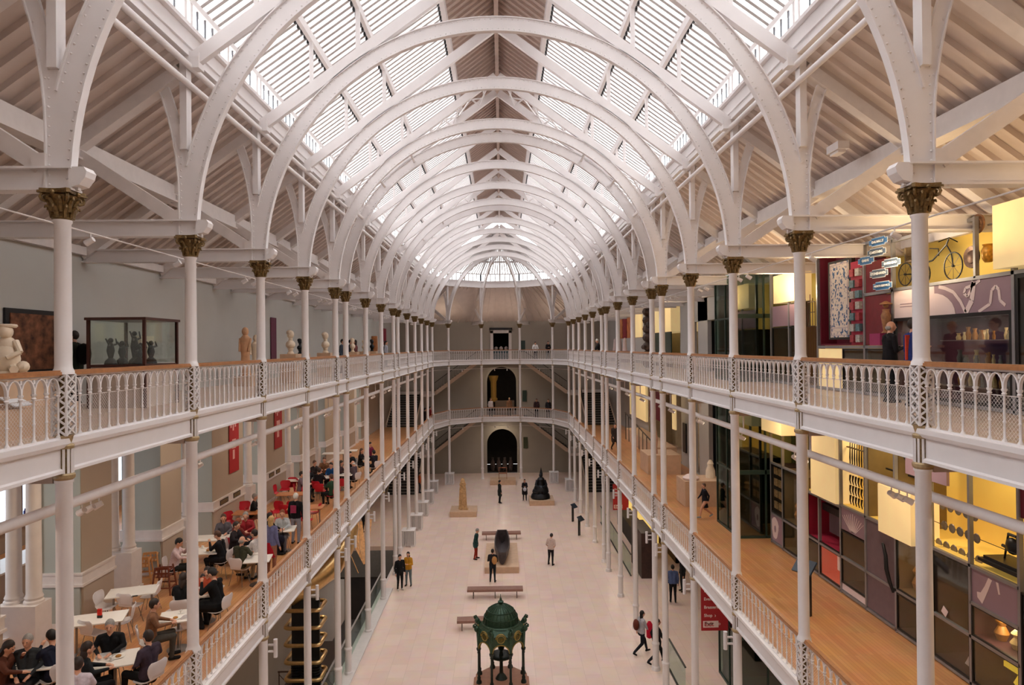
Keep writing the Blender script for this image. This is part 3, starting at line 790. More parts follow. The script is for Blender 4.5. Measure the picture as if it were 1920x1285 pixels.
    me = m.mesh('body_raw', [SKIN[skin]], False)
    tmp = bpy.data.objects.new('tmp', me); COL.objects.link(tmp)
    md = tmp.modifiers.new('r', 'REMESH'); md.mode = 'VOXEL'; md.voxel_size = voxel; md.use_smooth_shade = True
    sm = tmp.modifiers.new('s', 'SMOOTH'); sm.factor = .5; sm.iterations = 1 if voxel > .015 else 2
    dg = bpy.context.evaluated_depsgraph_get()
    body = bpy.data.meshes.new_from_object(tmp.evaluated_get(dg)); body.name = 'body'
    bpy.data.objects.remove(tmp)
    body.materials.clear()
    for mm in (SKIN[skin], cmat(top), cmat(bottom), cmat(shoes)): body.materials.append(mm)
    n = len(body.polygons); cen = np.empty(n*3, 'f'); body.polygons.foreach_get('center', cen); cen = cen.reshape(-1, 3)
    best = np.full(n, 1e9); idx = np.zeros(n, 'i')
    segs = [(a, b, r0, r1, c) for a, b, r0, r1, c in S] + [(hc+Vector((0, .01, .04)), hc+Vector((0, .02, .09)), .11, .11, 0)]
    for a, b, r0, r1, c in segs:
        A = np.array(a); D = np.array(b)-A; L = max(1e-9, D@D)
        t = np.clip((cen-A)@D/L, 0, 1); d = np.linalg.norm(cen-(A+t[:, None]*D), axis=1)-(r0+(r1-r0)*t)
        w = d < best; best[w] = d[w]; idx[w] = c
    body.polygons.foreach_set('material_index', idx); body.polygons.foreach_set('use_smooth', [True]*n)
    o = put(name, body, None, loc, -math.radians(face)); o.scale = (s, s, s)
    tag(o, label, 'person', group)
    # hair, eyes, skirt as children
    h = MB()
    if not bald: h.ball((0, -.022, .022), .104, 12, 8, .86, 1.0, 1.13)
    else: h.ball((0, -.045, -.03), .085, 10, 6, 1.0, .8, .7)
    if long: h.ball((0, -.05, -.10), .085, 10, 8, 1.05, .75, 1.9)
    if cap: pass
    H = MB(); H._add([M @ Vector(v) for v in h.v], h.f); H.build('hair', HAIR[hair], o)
    if voxel < .018:
        E_ = MB()
        for sx in (-1, 1):
            E_.ball(M @ Vector((sx*.032, .089, .014)), .010, 6, 5)
        E_.build('eyes', mat('eye_dark', (40, 30, 26), .2), o)
    if skirt:
        z1 = hz+.05; z0 = skirt[1]
        if hz > .6: MB().lathe([(.17, z0), (.15, z0+.1), (.135, z1)], n=14).build('skirt', cmat(skirt[0]), o)
    npeople[0] += 1
    return o

# ================================================================== FURNITURE
CHROME = mat('brushed_steel_legs', (150, 146, 142), .35, .8, var=.05)
CHAIRW = mat('white_moulded_shell', (228, 222, 222), .35, var=.02)
CHAIRR = mat('red_moulded_shell', (196, 30, 50), .4, var=.05)
def shell_mesh(name, m_):
    prof = [(.20, .455, .40), (.17, .445, .44), (.08, .44, .47), (-.04, .44, .46), (-.13, .455, .38), (-.185, .50, .33), (-.21, .57, .36), (-.225, .65, .43), (-.24, .73, .45), (-.25, .79, .40), (-.252, .82, .30)]
    P = []; n = 7
    for side in (0, .012):
        for y, z, w in prof:
            for k in range(n):
                t = k/(n-1)*2-1
                back = z > .5
                P.append((t*w/2, y+(side if back else 0)+(.035*t*t if back else 0), z+(0 if back else -side+.012*t*t)))
    m = MB(); N = len(prof); F = []
    for L in (0, 1):
        for j in range(N-1):
            for k in range(n-1):
                a = L*N*n+j*n+k; F.append((a, a+1, a+n+1, a+n))
    for j in range(N-1):
        for k in (0, n-1): F.append((j*n+k, (j+1)*n+k, N*n+(j+1)*n+k, N*n+j*n+k))
    for k in range(n-1):
        for j in (0, N-1): F.append((j*n+k, j*n+k+1, N*n+j*n+k+1, N*n+j*n+k))
    m._add(P, F)
    return m.mesh(name, m_)
SHELLW, SHELLR = shell_mesh('seat_shell', CHAIRW), shell_mesh('seat_shell', CHAIRR)
LEG = MB().path([(.03, .0, .435), (.14, .10, .42), (.215, .185, 0)], .0085, 6).mesh('leg', CHROME)
def mir(me_builder, fx, fy):
    b = MB(); b.v = [(x*fx, y*fy, z) for x, y, z in me_builder.v]; b.f = me_builder.f; b.m = me_builder.m
    return b.mesh('leg', CHROME)
lb = MB().path([(.03, .0, .435), (.14, .10, .42), (.215, .185, 0)], .0085, 6)
LEGS = [mir(lb, fx, fy) for fx in (1, -1) for fy in (1, -1)]
def chair(label, loc, face, col='w', group='white shell chairs of the gallery café'):
    t = thing('cafe_chair', label, 'chair', loc, -math.radians(face), group)
    put('seat_shell', SHELLW if col == 'w' else SHELLR, t)
    for l in LEGS: put('leg', l, t)
    return t
TOPW = mat('white_table_laminate', (236, 230, 222), .3, var=.02); TOPO = mat('wood_table_top', (186, 118, 72), .35, var=.15, scale=9)
tmesh = {}
def table(label, loc, sx, sy, rz=0, col='w', group='white café tables'):
    k = (sx, sy, col)
    if k not in tmesh:
        top = MB().box(-sx/2, sx/2, -sy/2, sy/2, .71, .735).mesh('table_top', TOPW if col == 'w' else TOPO, False)
        if sx > 1.0:
            leg = MB().tube((0, 0, .02), (0, 0, .71), .025, n=8).box(-.03, .03, -sy*.4, sy*.4, 0, .025).box(-.02, .02, -sy*.38, sy*.38, .68, .71)
            tmesh[k] = (top, leg.mesh('leg', CHROME), [(-sx*.38, 0, 0), (sx*.38, 0, 0)])
        else:
            leg = MB().tube((0, 0, .02), (0, 0, .71), .03, n=10).lathe([(.24, 0), (.24, .012), (.05, .03)], n=20)
            tmesh[k] = (top, leg.mesh('leg', CHROME), [(0, 0, 0)])
    t = thing('cafe_table', label, 'table', loc, math.radians(rz), group)
    put('table_top', tmesh[k][0], t)
    for p in tmesh[k][2]: put('leg', tmesh[k][1], t, p)
    return t
# ================================================================== LEFT LOWER GALLERY: arcade, outer wall
piers = [(8.6, 10.2), (12.4, 13.8), (16.43, 17.7), (20.23, 21.5), (23.8, 26.6), (28.9, 31.7), (34.0, 36.6), (38.9, 41.6), (44.0, 46.6), (48.8, 51.4)]
pairs = [11.3, 15.1, 18.9, 22.4, 27.7, 32.8, 37.7, 42.8, 47.7]
for k, (a, b) in enumerate(piers):
    m = MB(); x1, x0 = -XW, -XW-1.15
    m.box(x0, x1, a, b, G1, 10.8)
    m.use(1); m.box(x0, x1-.01, a-.015, a, G1+1.3, 10.8); m.box(x0-.04, x1-.01, a-.055, a, G1+.12, G1+1.0)  # front face toned sage, the rest of the pier taupe
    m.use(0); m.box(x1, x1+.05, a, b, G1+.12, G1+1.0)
    m.use(2)
    for dz0, dz1, o in ((0, .12, .07), (1.0, 1.06, .08), (1.06, 1.28, .05), (1.28, 1.33, .07), (4.75, 5.1, .08)):
        m.box(x0-o, x1+o, a-o, b+o, G1+dz0, G1+dz1)
    m.box(x0+.16, x0+.22, a-.07, a-.02, G1+1.33, 10.5)
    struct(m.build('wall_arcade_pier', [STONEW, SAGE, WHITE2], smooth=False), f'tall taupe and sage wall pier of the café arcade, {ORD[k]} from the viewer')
struct(MB().box(-XW-1.15, -XW, Y0, 52, 10.25, 10.8).build('wall_arcade_header', STONEW, smooth=False))
struct(MB().box(-16.7, -16.5, Y0, 56, G1, 6.7).box(-16.7, -16.5, Y0, 56, 10.2, 10.9).box(-16.5, -XW, 55.8, 56.0, G1, 10.8).build('wall_cafe_outer', mat('cafe_outer_wall', (150, 130, 112), .7), smooth=False))
m = MB()
y = Y0
while y < 56:
    m.box(-16.7, -16.5, y, y+.9, 6.7, 10.2)
    m.box(-16.62, -16.56, y+.9, y+3.3, 8.4, 8.46); m.box(-16.62, -16.56, y+2.07, y+2.13, 6.7, 10.2); m.box(-16.6, -16.3, y+.9, y+3.3, 6.68, 6.74)
    y += 3.3
o = struct(m.build('window_cafe', mat('window_frame_brown', (96, 78, 66), .5), smooth=False)); MB().quad((-16.58, Y0, 6.7), (-16.58, 56, 6.7), (-16.58, 56, 10.2), (-16.58, Y0, 10.2)).build('glass', glass('grey_window_glass', (.34, .42, .50), .08), o, smooth=False)
SHAFTP = MB().lathe([(.20, 1.12), (.20, 1.17), (.17, 1.2), (.185, 1.25), (.155, 1.32), (.14, 4.4)], n=20).mesh('shaft', WHITE2)
def small_cap():
    m = MB().lathe([(.14, 4.4), (.15, 4.45), (.13, 4.47), (.17, 4.75), (.22, 4.82)], n=16)
    for k in range(8):
        a = k*PI/4; c, s = math.cos(a), math.sin(a)
        m.path([(c*.14, s*.14, 4.46), (c*.17, s*.17, 4.62), (c*.22, s*.22, 4.70), (c*.235, s*.235, 4.64)], [.035, .035, .02, .01], 5)
        m.path([(c*.15, s*.15, 4.62), (c*.20, s*.20, 4.76), (c*.25, s*.25, 4.80)], [.03, .03, .015], 5)
    m.box(-.24, .24, -.24, .24, 4.82, 4.86)
    return m.mesh('capital', mat('dark_gold_capital', (84, 64, 38), .5, .4, var=.3, scale=20))
CAPP = small_cap()
PLP = MB().box(-.44, .44, -.27, .27, .1, 1.12).box(-.47, .47, -.3, .3, 0, .1).mesh('plinth', WHITE2, False)
for k, y in enumerate(pairs):
    t = thing('paired_columns', f'pair of thick white columns on one tall plinth in the café arcade, {ORD[k]} from the viewer', 'column', (-XW-.45, y, G1), 0, 'paired columns of the café arcade')
    put('plinth', PLP, t)
    for x in (-.21, .23): put('shaft', SHAFTP, t, (x, 0, 0)); put('capital', CAPP, t, (x, 0, 0))
# red hanging banners on the wall piers
def banner(label, x, y0, y1, z0, z1, n):
    o = MB().box(x, x+.02, y0, y1, z0, z1).build('wall_banner', RED, smooth=False)
    tag(o, label, 'banner')
    p = MB()
    for i in range(3): p.box(x+.02, x+.024, y0+.1+i*.2, y0+.22+i*.2, z1-.7-.12*(i % 2), z1-.3)
    p.box(x+.02, x+.024, y0+.25, y1-.3, z0+.9, z0+1.25); p.box(x+.02, x+.024, y0+.3, y1-.42, z0+.5, z0+.85)
    p.build('print', mat('pale_pink_print', (226, 170, 170), .6), o)
banner('red hanging banner on the nearer café pier, above the wall vents', -XW+.02, 25.2, 26.1, 7.75, 10.15, 1)
banner('red hanging banner on the farther café pier', -XW+.02, 30.2, 31.2, 7.9, 10.2, 2)
for i, (y0, y1) in enumerate(((24.3, 25.0), (25.5, 26.15), (29.4, 30.0), (30.3, 30.8))):
    m = MB().box(-XW+.05, -XW+.07, y0, y1, 6.78, 6.96)
    m.use(1)
    for k in range(10): m.box(-XW+.07, -XW+.075, y0+.03+k*(y1-y0-.06)/10, y0+.05+k*(y1-y0-.06)/10, 6.8, 6.94)
    tag(m.build('wall_vent', [DARKER, GOLDL], smooth=False), ['left', 'right', 'left', 'right'][i]+' dark slotted vent in the moulding of the '+['nearer', 'farther'][i//2]+' banner pier', 'vent')
# counter and shelf with goods seen between the nearest columns
m = MB().box(-13.6, -12.9, 14.0, 19.5, G1, G1+.95); m.use(1).box(-13.7, -12.8, 13.9, 19.6, G1+.95, G1+1.0)
tag(m.build('service_counter', [STONEW, TOPW], smooth=False), 'white topped café counter behind the nearest paired columns', 'counter')
for i in range(3):
    tag(MB().box(-16.45, -16.15, 14+i*4.2, 17.4+i*4.2, G1+1.0, G1+1.05).build('wall_shelf', TOPO, smooth=False), f'wooden window shelf behind the café arcade, {ORD[i]} from the viewer', 'shelf')
    for k in range(10):
        h = .22+.1*rnd.random(); c = [(60, 60, 110), (210, 70, 40), (230, 190, 60), (220, 220, 225)][(k+i) % 4]
        tag(MB().lathe([(.05, 0), (.05, h*.7), (.02, h*.8), (.02, h)], n=8).build('bottle', cmat(c, .3), None, (-16.3, 14.2+i*4.2+k*.33, G1+1.05)), f'small {["dark blue", "orange", "yellow", "white"][(k+i) % 4]} bottle on the {ORD[i]} window shelf, {ORDN[k]} from the near end', 'bottle', f'bottles on the {ORD[i]} window shelf')
# service pipes and lighting tracks under the galleries
SPOT = MB().tube((0, 0, 0), (0, 0, -.07), .012, n=6).tube((0, -.05, -.10), (0, .08, -.17), .045, .055, n=10).mesh('spotlight', WHITE)
LENS = MB().tube((0, .08, -.17), (0, .083, -.172), .04, n=10).mesh('lens', mat('lit_lens', (255, 240, 210), .3, emit=2.5))
for F, lv in ((G2, 'upper'), (G1, 'lower')):
    for sg, side in ((-1, 'left'), (1, 'right')):
        if F == G2:
            tag(MB().tube((sg*6.25, 2, F-.93), (sg*6.25, YA, F-.93), .075, n=12).build('service_pipe', WHITE2), f'fat white service pipe under the {lv} gallery on the {side}', 'pipe')
            for k, y in enumerate(YC[:-1]):
                tag(MB().tube((sg*6.25, y+.5, F-.86), (sg*6.25, y+.5, F-.3), .02, n=6).build('pipe_hanger', WHITE2), f'thin hanger rod of the {side} service pipe behind the {ORD[k]} column', 'hanger', f'hanger rods of the {side} service pipe')
        zt = F-1.12 if F == G2 else F-.62
        xt = sg*6.6
        tag(MB().tube((xt, 2, zt), (xt, YA-.5, zt), .02, n=6).build('lighting_track', WHITE2), f'thin white lighting track under the {lv} gallery on the {side}', 'track')
        for k, y in enumerate(YC[:-2]):
            for j in range(3 if k < 8 else 2):
                yy = y+1.6+j*.22 if F == G2 else y+1.2+j*.5
                s_ = tag(put('spotlight', SPOT, None, (xt, yy, zt), (PI/2 if sg < 0 else -PI/2)+j*.4-.4), f'small white spotlight on the {side} track under the {lv} gallery, {ORD[k]} cluster, its {ORDN[j]}', 'spotlight', f'{lv} {side} spotlights, {ORD[k]} cluster')
                put('lens', LENS, s_)
for sg, side in ((-1, 'left'), (1, 'right')):
    tag(MB().tube((sg*6.75, 2, 14.35), (sg*6.75, YA-.5, 14.35), .015, n=6).build('lighting_track', WHITE2), f'thin white lighting track above the {side} upper gallery', 'track')
    for k, y in enumerate(YC[:-2]):
        for j in range(2):
            s_ = tag(put('spotlight', SPOT, None, (sg*6.75, y+1.4+j*.7, 14.35), (PI/2 if sg < 0 else -PI/2)), f'small white spotlight above the {side} upper gallery, {ORD[k]} pair, {["nearer", "farther"][j]} one', 'spotlight', f'top {side} spotlights, {ORD[k]} cluster')
            put('lens', LENS, s_)
# end gallery tracks
for F, lv in ((G2, 'upper'), (G1, 'lower')):
    m = MB(); k = 1.1
    pts = [(x*k, YA+(y-YA)*k, F-.75) for x, y in RIM]; m.path(pts, .025, 6)
    tag(m.build('lighting_track', WHITE2), f'thin white lighting track round the end under the {lv} gallery', 'track')
    for i in range(4):
        a_, b_ = (1, 2, 2, 3)[i], (.5, .35, .65, .5)[i]; x = (RIM[a_][0]*(1-b_)+RIM[a_+1][0]*b_)*1.1; y = YA+((RIM[a_][1]-YA)*(1-b_)+(RIM[a_+1][1]-YA)*b_)*1.1
        s_ = tag(put('spotlight', SPOT, None, (x, y, F-.76), 0), f'small white spotlight on the end track under the {lv} gallery, {ORDN[i]} from the left', 'spotlight', f'end track spotlights, {lv}')
        put('lens', LENS, s_)

# ================================================================== STAIRS at the end corners
def stairs(sg, F0, F1, label, group):
    t = thing('corner_staircase', label, 'staircase', (0, 0, 0), 0, group)
    xa, xb = sg*7.25, sg*9.7; zl = F0+(F1-F0)*.45; n = 14; ys, ye = 56.8, 61.6
    m = MB()
    for k in range(n):
        z = F0+(zl-F0)*(k+1)/n; y = ys+(ye-ys)*k/n
        m.box(xa, xb, y, y+(ye-ys)/n, z-.25, z-.03); m.use(1).box(xa, xb, y-.02, y+(ye-ys)/n, z-.03, z); m.use(0)
    m.build('treads', [DARK, mat('stair_edge', (120, 112, 106), .5)], t, smooth=False)
    MB().box(sg*6.3, sg*9.9, ye, 65.7, zl-.25, zl).build('landing', WHITE2, t, smooth=False)
    st = MB(); st.beam((xa, ys-.1, F0+.1), (xa, ye, zl-.05), .06, .32); st.beam((xb, ys-.1, F0+.1), (xb, ye, zl-.05), .06, .32)
    xe = sg*2.2
    st.beam((sg*6.3, 63.9, zl-.12), (xe, 63.9, F1-.12), .06, .34); st.beam((sg*6.3, 65.6, zl-.12), (xe, 65.6, F1-.12), .06, .34)
    st.build('stringer', mat('stair_stringer', (214, 190, 168), .5, var=.03), t, smooth=False)
    m = MB(); n2 = 17
    for k in range(n2):
        z = zl+(F1-zl)*(k+1)/n2; x = sg*(6.3-4.1*k/n2); m.box(x, x-sg*4.1/n2, 63.95, 65.6, z-.18, z)
    m.build('treads', DARK, t, smooth=False)
    r = MB()
    for k in range(34):
        u = k/33; x = sg*(6.3-4.1*u); z = zl+(F1-zl)*u
        r.tube((x, 63.9, z), (x, 63.9, z+.9), .012, n=4, caps=False)
    r.beam((sg*6.3, 63.9, zl+.92), (xe, 63.9, F1+.92), .05, .05)
    for k in range(30):
        u = k/29; y = ys+(ye-ys)*u; z = F0+(zl-F0)*u
        r.tube((xa, y, z), (xa, y, z+.9), .012, n=4, caps=False)
    r.beam((xa, ys, F0+.92), (xa, ye, zl+.92), .05, .05)
    r.build('railing', DARK, t, smooth=False)
for sg, side in ((-1, 'left'), (1, 'right')):
    stairs(sg, 0, G1, f'dark stepped staircase with pale stringers in the far {side} corner, ground floor', 'corner staircases')
    stairs(sg, G1, G2, f'dark stepped staircase with pale stringers in the far {side} corner, upper flight', 'corner staircases')
# ================================================================== CAFE on the lower left gallery
def cz(px, py, h): return at(px, py, Z=G1+h)
def flr(px, py, h, F=G1):
    p = at(px, py, Z=F+h); return (p.x, p.y, F)
T = {}
def tb(key, px, py, sx, sy, rz, label, col='w'):
    x, y, z = flr(px, py, .73); T[key] = (x, y); return table(label, (x, y, z), sx, sy, rz, col, 'white café tables' if col == 'w' else 'wooden café tables')
tb('a', 50, 1243, .75, 1.15, -80, 'white café table with cups and plates nearest the viewer')
tb('b', 216, 1236, .75, .75, 20, 'square white café table between three diners near the front')
tb('c', 184, 1160, 1.1, .7, 18, 'empty white café table with a red menu holder on it')
tb('d', 249, 1109, 1.1, .7, 18, 'empty white café table beside the stacked high chairs')
tb('e', 334, 1156, .75, .75, 20, 'white café table in front of the man in the brown jumper')
tb('f', 384, 1110, .75, .75, 10, 'white café table of the pair in black coats with a child')
tb('g', 372, 1034, 1.2, .7, 8, 'white café table of the man in the pale pink shirt')
tb('h', 396, 1009, 1.3, .7, 5, 'long white café table against the arcade wall')
tb('i', 474, 1034, .75, .75, 10, 'white café table before the man in the camouflage jacket')
tb('j', 484, 1048, .7, .7, 10, 'small white café table beside the woman with the pink bag')
tb('k', 532, 992, .75, .75, 10, 'white café table behind the standing man in black')
tb('l', 463, 961, .9, .7, 5, 'wooden café table beneath the seated man in black', 'o')
tb('m', 574, 951, 1.3, .75, 5, 'long wooden café table among the red chairs', 'o')
tb('n', 546, 926, 1.1, .7, 5, 'wooden café table in the middle of the red chairs', 'o')
tb('o', 559, 900, 1.1, .7, 5, 'pale café table behind the red chairs')
tb('p', 598, 895, 1.0, .7, 5, 'white café table of the crowded group')
tb('q', 641, 890, 1.0, .7, 5, 'white café table beside the bald diner in plaid')
tb('r', 627, 850, 1.3, .7, 5, 'long white café table by the farther banner pier')
tb('s', 655, 845, .9, .7, 5, 'white café table of the farthest café guests')
tb('t', 691, 861, .8, .7, 5, 'white café table of the last guest by the railing')
def ch(px, py, h, face, label, col='w'):
    return chair(label, flr(px, py, h), face, col, 'white shell chairs of the café' if col == 'w' else 'red shell chairs of the café')
ch(175, 1184, .5, 20, 'empty white shell chair at the near end of the red menu table')
ch(232, 1160, .5, -110, 'empty white shell chair at the right end of the red menu table')
ch(283, 1112, .5, -100, 'empty white shell chair right of the table by the high chairs')
ch(244, 1128, .55, 10, 'empty white shell chair in front of the table by the high chairs')
ch(200, 1126, .6, 90, 'empty white shell chair left of the table by the high chairs')
ch(332, 1133, .6, 185, 'empty white shell chair facing the man in the brown jumper')
ch(345, 1176, .46, -60, 'white shell chair with papers on its seat')
ch(426, 1000, .6, -100, 'white shell chair at the right end of the long arcade table')
ch(8, 1180, .6, 100, 'empty white shell chair at the left edge beside the tall plinth')
for px, py, f, l in ((434, 972, 120, 'behind the woman with long brown hair'), (458, 953, 160, 'left of the seated man in black'), (516, 953, 200, 'behind the dark-clothed diner'), (524, 919, 90, 'left end of the middle wooden table'),
                     (534, 912, 170, 'second behind the middle wooden table'), (546, 906, 180, 'behind the middle wooden table, nearest the arcade'), (551, 948, 0, 'in front of the middle wooden table'), (537, 955, 10, 'in front of the middle wooden table, left one'),
                     (521, 966, 60, 'beside the man in light grey'), (590, 954, -90, 'right end of the long wooden table by the railing'), (562, 920, -80, 'right end of the middle wooden table'), (573, 968, 0, 'in front of the long wooden table'),
                     (618, 905, -60, 'under the person in green'), (600, 915, 0, 'in front of the crowded table'), (640, 905, 0, 'in front of the bald diner\'s table'), (566, 905, 60, 'left of the crowded table')):
    ch(px, py, .6, f, 'red shell chair '+l, 'r')
def sitter(px, py, face, label, cpos=True, colr='w', **k):
    """seated person whose head is at the given point of the photo, on a chair"""
    s = k.get('s', 1.0); h = 1.24*s
    x, y, z = flr(px, py, h); a = math.radians(face); x -= math.sin(a)*.12; y -= math.cos(a)*.12
    k.setdefault('pose', 'sit'); k.setdefault('voxel', .012 if y < 24 else .024)
    o = person(label, (x, y, z), face, group='café guests', **k)
    if cpos:
        chair('%s shell chair under the %s' % ('white' if colr == 'w' else 'red', ' '.join(label.replace('person ', 'guest ', 1).split()[:10]).rstrip(',')), (x-math.sin(a)*.03, y-math.cos(a)*.03, z), face, colr, 'white shell chairs of the café' if colr == 'w' else 'red shell chairs of the café')
    return o
B, N, J = (24, 24, 27), (28, 32, 50), (44, 48, 60)
sitter(12, 1212, 80, 'person in a brown jacket at the left edge, hands to mouth', top=(92, 52, 38), bottom=(60, 36, 34), hair='dark', pose='siteat', fem=True, long=True)
sitter(98, 1192, -60, 'person in navy bending over food beside the nearest column', top=N, bottom=B, hair='black', pose='siteat')
sitter(46, 1206, 170, 'person in a grey coat behind the nearest café table', top=(50, 54, 58), bottom=B, hair='grey', pose='sitback')
sitter(205, 1174, 165, 'person in a black coat smiling towards the viewer', top=(20, 20, 23), bottom=B, hair='grey', turn=.1)
sitter(168, 1214, 50, 'person with dark hair in black, leaning on the square table', top=(30, 33, 36), bottom=B, hair='dark', fem=True, long=True)
sitter(269, 1192, -70, 'person in a dark plaid shirt, turned away at the square table', top=(66, 54, 66), bottom=B, hair='dark', pose='sitback')
sitter(147, 1243, -20, 'person in a pale lilac top, mostly hidden by the nearest column', top=(206, 196, 206), bottom=(60, 60, 70), hair='dark', fem=True)
sitter(293, 1132, 60, 'person in a brown jumper seen from behind', top=(126, 88, 64), bottom=(70, 66, 60), hair='dark', coat=0)
sitter(344, 1082, -10, 'person in a hooded black coat beside the second column', top=B, bottom=B, hair='dark', coat=.6, long=True, fem=True)
sitter(401, 1073, -80, 'person in a bulky black coat on a white chair by the railing', top=(16, 16, 18), bottom=B, hair='black', coat=.7, pose='siteat', s=1.08)
sitter(381, 1084, 150, 'small child in a pink and white top at the black-coated pair', top=(216, 150, 152), bottom=(200, 190, 190), hair='dark', s=.72, cpos=False)
sitter(388, 1072, 170, 'person in an orange-red jumper behind the child', top=(186, 84, 58), bottom=B, hair='dark', s=.95)
sitter(333, 1016, 80, 'person in a pale pink shirt with a cup, left end of the table', top=(214, 190, 192), bottom=(32, 34, 32), hair='black', pose='siteat')
sitter(410, 1002, -85, 'person in a black coat facing the pale pink shirt', top=(22, 20, 24), bottom=B, hair='brown', coat=.5, pose='siteat', fem=True)
sitter(455, 1012, 15, 'bald person in a camouflage jacket seen from behind', top=(66, 66, 50), bottom=(150, 130, 106), hair='grey', bald=True)
sitter(419, 971, 160, 'person with long brown hair in grey by the arcade wall', top=(92, 88, 96), bottom=(50, 50, 60), hair='brown', long=True, fem=True)
sitter(449, 978, 30, 'person in a rust-red cardigan with auburn hair', top=(110, 44, 38), bottom=B, hair='red', fem=True, colr='r')
sitter(460, 967, 170, 'person with grey hair in a red jacket', top=(150, 40, 48), bottom=(60, 50, 60), hair='grey', colr='r')
sitter(480, 931, 80, 'person in black at the wooden table by the arcade', top=B, bottom=(120, 90, 70), hair='grey', colr='r')
sitter(508, 968, 90, 'person in black with dark hair right of the third column', top=(20, 20, 26), bottom=B, hair='black')
sitter(529, 963, 170, 'person in pale grey facing the viewer with red hair', top=(176, 180, 184), bottom=(90, 90, 100), hair='red', fem=True)
sitter(445, 985, 100, 'person in dark clothes below the rust cardigan', top=(40, 34, 38), bottom=B, hair='dark', fem=True)
sitter(475, 1000, -80, 'person in a white jumper behind the third column', top=(214, 208, 206), bottom=(70, 70, 76), hair='dark')
for i, (px, py, f, top, hair, l) in enumerate((
    (591, 868, 120, (44, 34, 34), 'brown', 'dark jacket at the left of the crowded table'), (608, 862, 170, (120, 84, 60), 'brown', 'tan jacket at the back of the crowded table'),
    (620, 872, 190, (24, 74, 130), 'dark', 'bright blue jacket'), (600, 882, 20, (34, 30, 34), 'dark', 'black top in the crowd'), (567, 889, 80, (120, 100, 108), 'dark', 'mauve top by the pale table'),
    (578, 880, 150, (30, 30, 34), 'black', 'black top left of the crowd'), (620, 894, -60, (40, 70, 50), 'brown', 'dark green top'), (641, 868, 90, (60, 40, 44), 'dark', 'maroon top between two columns'),
    (661, 868, -60, (92, 78, 84), 'white', 'plaid shirt with a bald crown'), (657, 851, 150, (30, 28, 30), 'dark', 'dark coat at the far long table'), (679, 845, 100, (22, 20, 22), 'brown', 'long-haired and in black'),
    (695, 833, 120, (130, 40, 70), 'dark', 'raspberry top'), (700, 848, -50, (36, 30, 38), 'black', 'black jacket last by the railing'))):
    sitter(px, py, f, 'person in a '+l if not l.startswith('long') else 'person '+l, top=top, bottom=B, hair=hair, colr='w' if i > 7 else 'r', fem=i % 2 == 0, long=i in (10, 7), bald=i == 8)
def stander(px, py, F, face, label, **k):
    x, y, z = flr(px, py, 0, F)
    k.setdefault('voxel', .015 if y < 32 else .024)
    return person(label, (x, y, z), face, **k)
o1 = stander(555, 1020, G1, 10, 'person in a black printed top with white hair, standing in the café', top=(22, 20, 24), bottom=(140, 140, 150), hair='white', s=.98)
MB().box(-.10, .10, -.20, -.16, 1.12, 1.38).build('print', cmat((150, 50, 80)), o1)
o2 = stander(509, 1078, G1, 20, 'person with blonde hair in a blue and pink cardigan and red skirt', top=(110, 112, 150), bottom=(160, 110, 90), hair='blonde', fem=True, long=True, skirt=((170, 24, 40), .55), s=.98)
tag(MB().ball((0, 0, 0), .15, 10, 7, .8, .55, 1.1).path([(-.06, 0, .12), (-.05, .0, .35), (.05, 0, .35), (.06, 0, .12)], .012, 5).build('handbag', cmat((30, 30, 46)), None, tuple(Vector(flr(527, 1066, 0))+Vector((0, 0, .86)))), 'navy shoulder bag of the person in the red skirt', 'bag')
# things on the tables
def cup(px, py, label, c=(240, 236, 230)):
    p = at(px, py, Z=G1+.735)
    m = MB().lathe([(.025, 0), (.04, .07), (.036, .07), (.022, .01)], n=12); m.lathe([(.06, 0), (.075, .012), (.03, .004)], n=14)
    return tag(m.build('coffee_cup', cmat(c, .3), None, p), label, 'cup', 'cups on the café tables')
for px, py, l in ((38, 1244, 'white cup on the nearest table, left one'), (70, 1236, 'white cup on the nearest table, right one'), (209, 1238, 'white cup on the square table'), (340, 1150, 'white cup in front of the brown jumper'), (380, 1028, 'white cup on the pink shirt\'s table'), (472, 1031, 'white cup before the camouflage jacket'), (532, 990, 'white cup on the table behind the standing man')):
    cup(px, py, l)
for px, py, l in ((48, 1240, 'white plate of food on the nearest table'), (222, 1232, 'white plate on the square table'), (390, 1034, 'white plate on the pink shirt\'s table'), (329, 1160, 'white plate before the brown jumper')):
    m = MB().lathe([(.07, 0), (.125, .015), (.12, .018), (.06, .006)], n=18); m.use(1).ball((0, 0, .018), .055, 8, 5, 1, 1, .5)
    tag(m.build('plate', [cmat((240, 238, 232), .3), cmat((170, 120, 60))], None, at(px, py, Z=G1+.735)), l, 'plate', 'plates on the café tables')
p = at(187, 1159, Z=G1+.735)
m = MB().box(-.045, .045, -.02, .02, 0, .20); m.use(1).box(-.048, .048, -.022, .022, 0, .06)
tag(m.build('menu_holder', [cmat((206, 46, 34), .3), DARK], None, p), 'red menu holder standing on the empty white table', 'menu holder')
tag(MB().cbox((0, 0, .01), .14, .07, .012, .4).build('phone', DARK, None, at(252, 1119, Z=G1+.736)), 'black phone left on the table by the high chairs', 'phone')
tag(MB().cbox((0, 0, .015), .12, .09, .03, .4).build('wallet', cmat((30, 28, 30)), None, at(219, 1223, Z=G1+.736)), 'black wallet by the smiling person\'s hands', 'wallet')
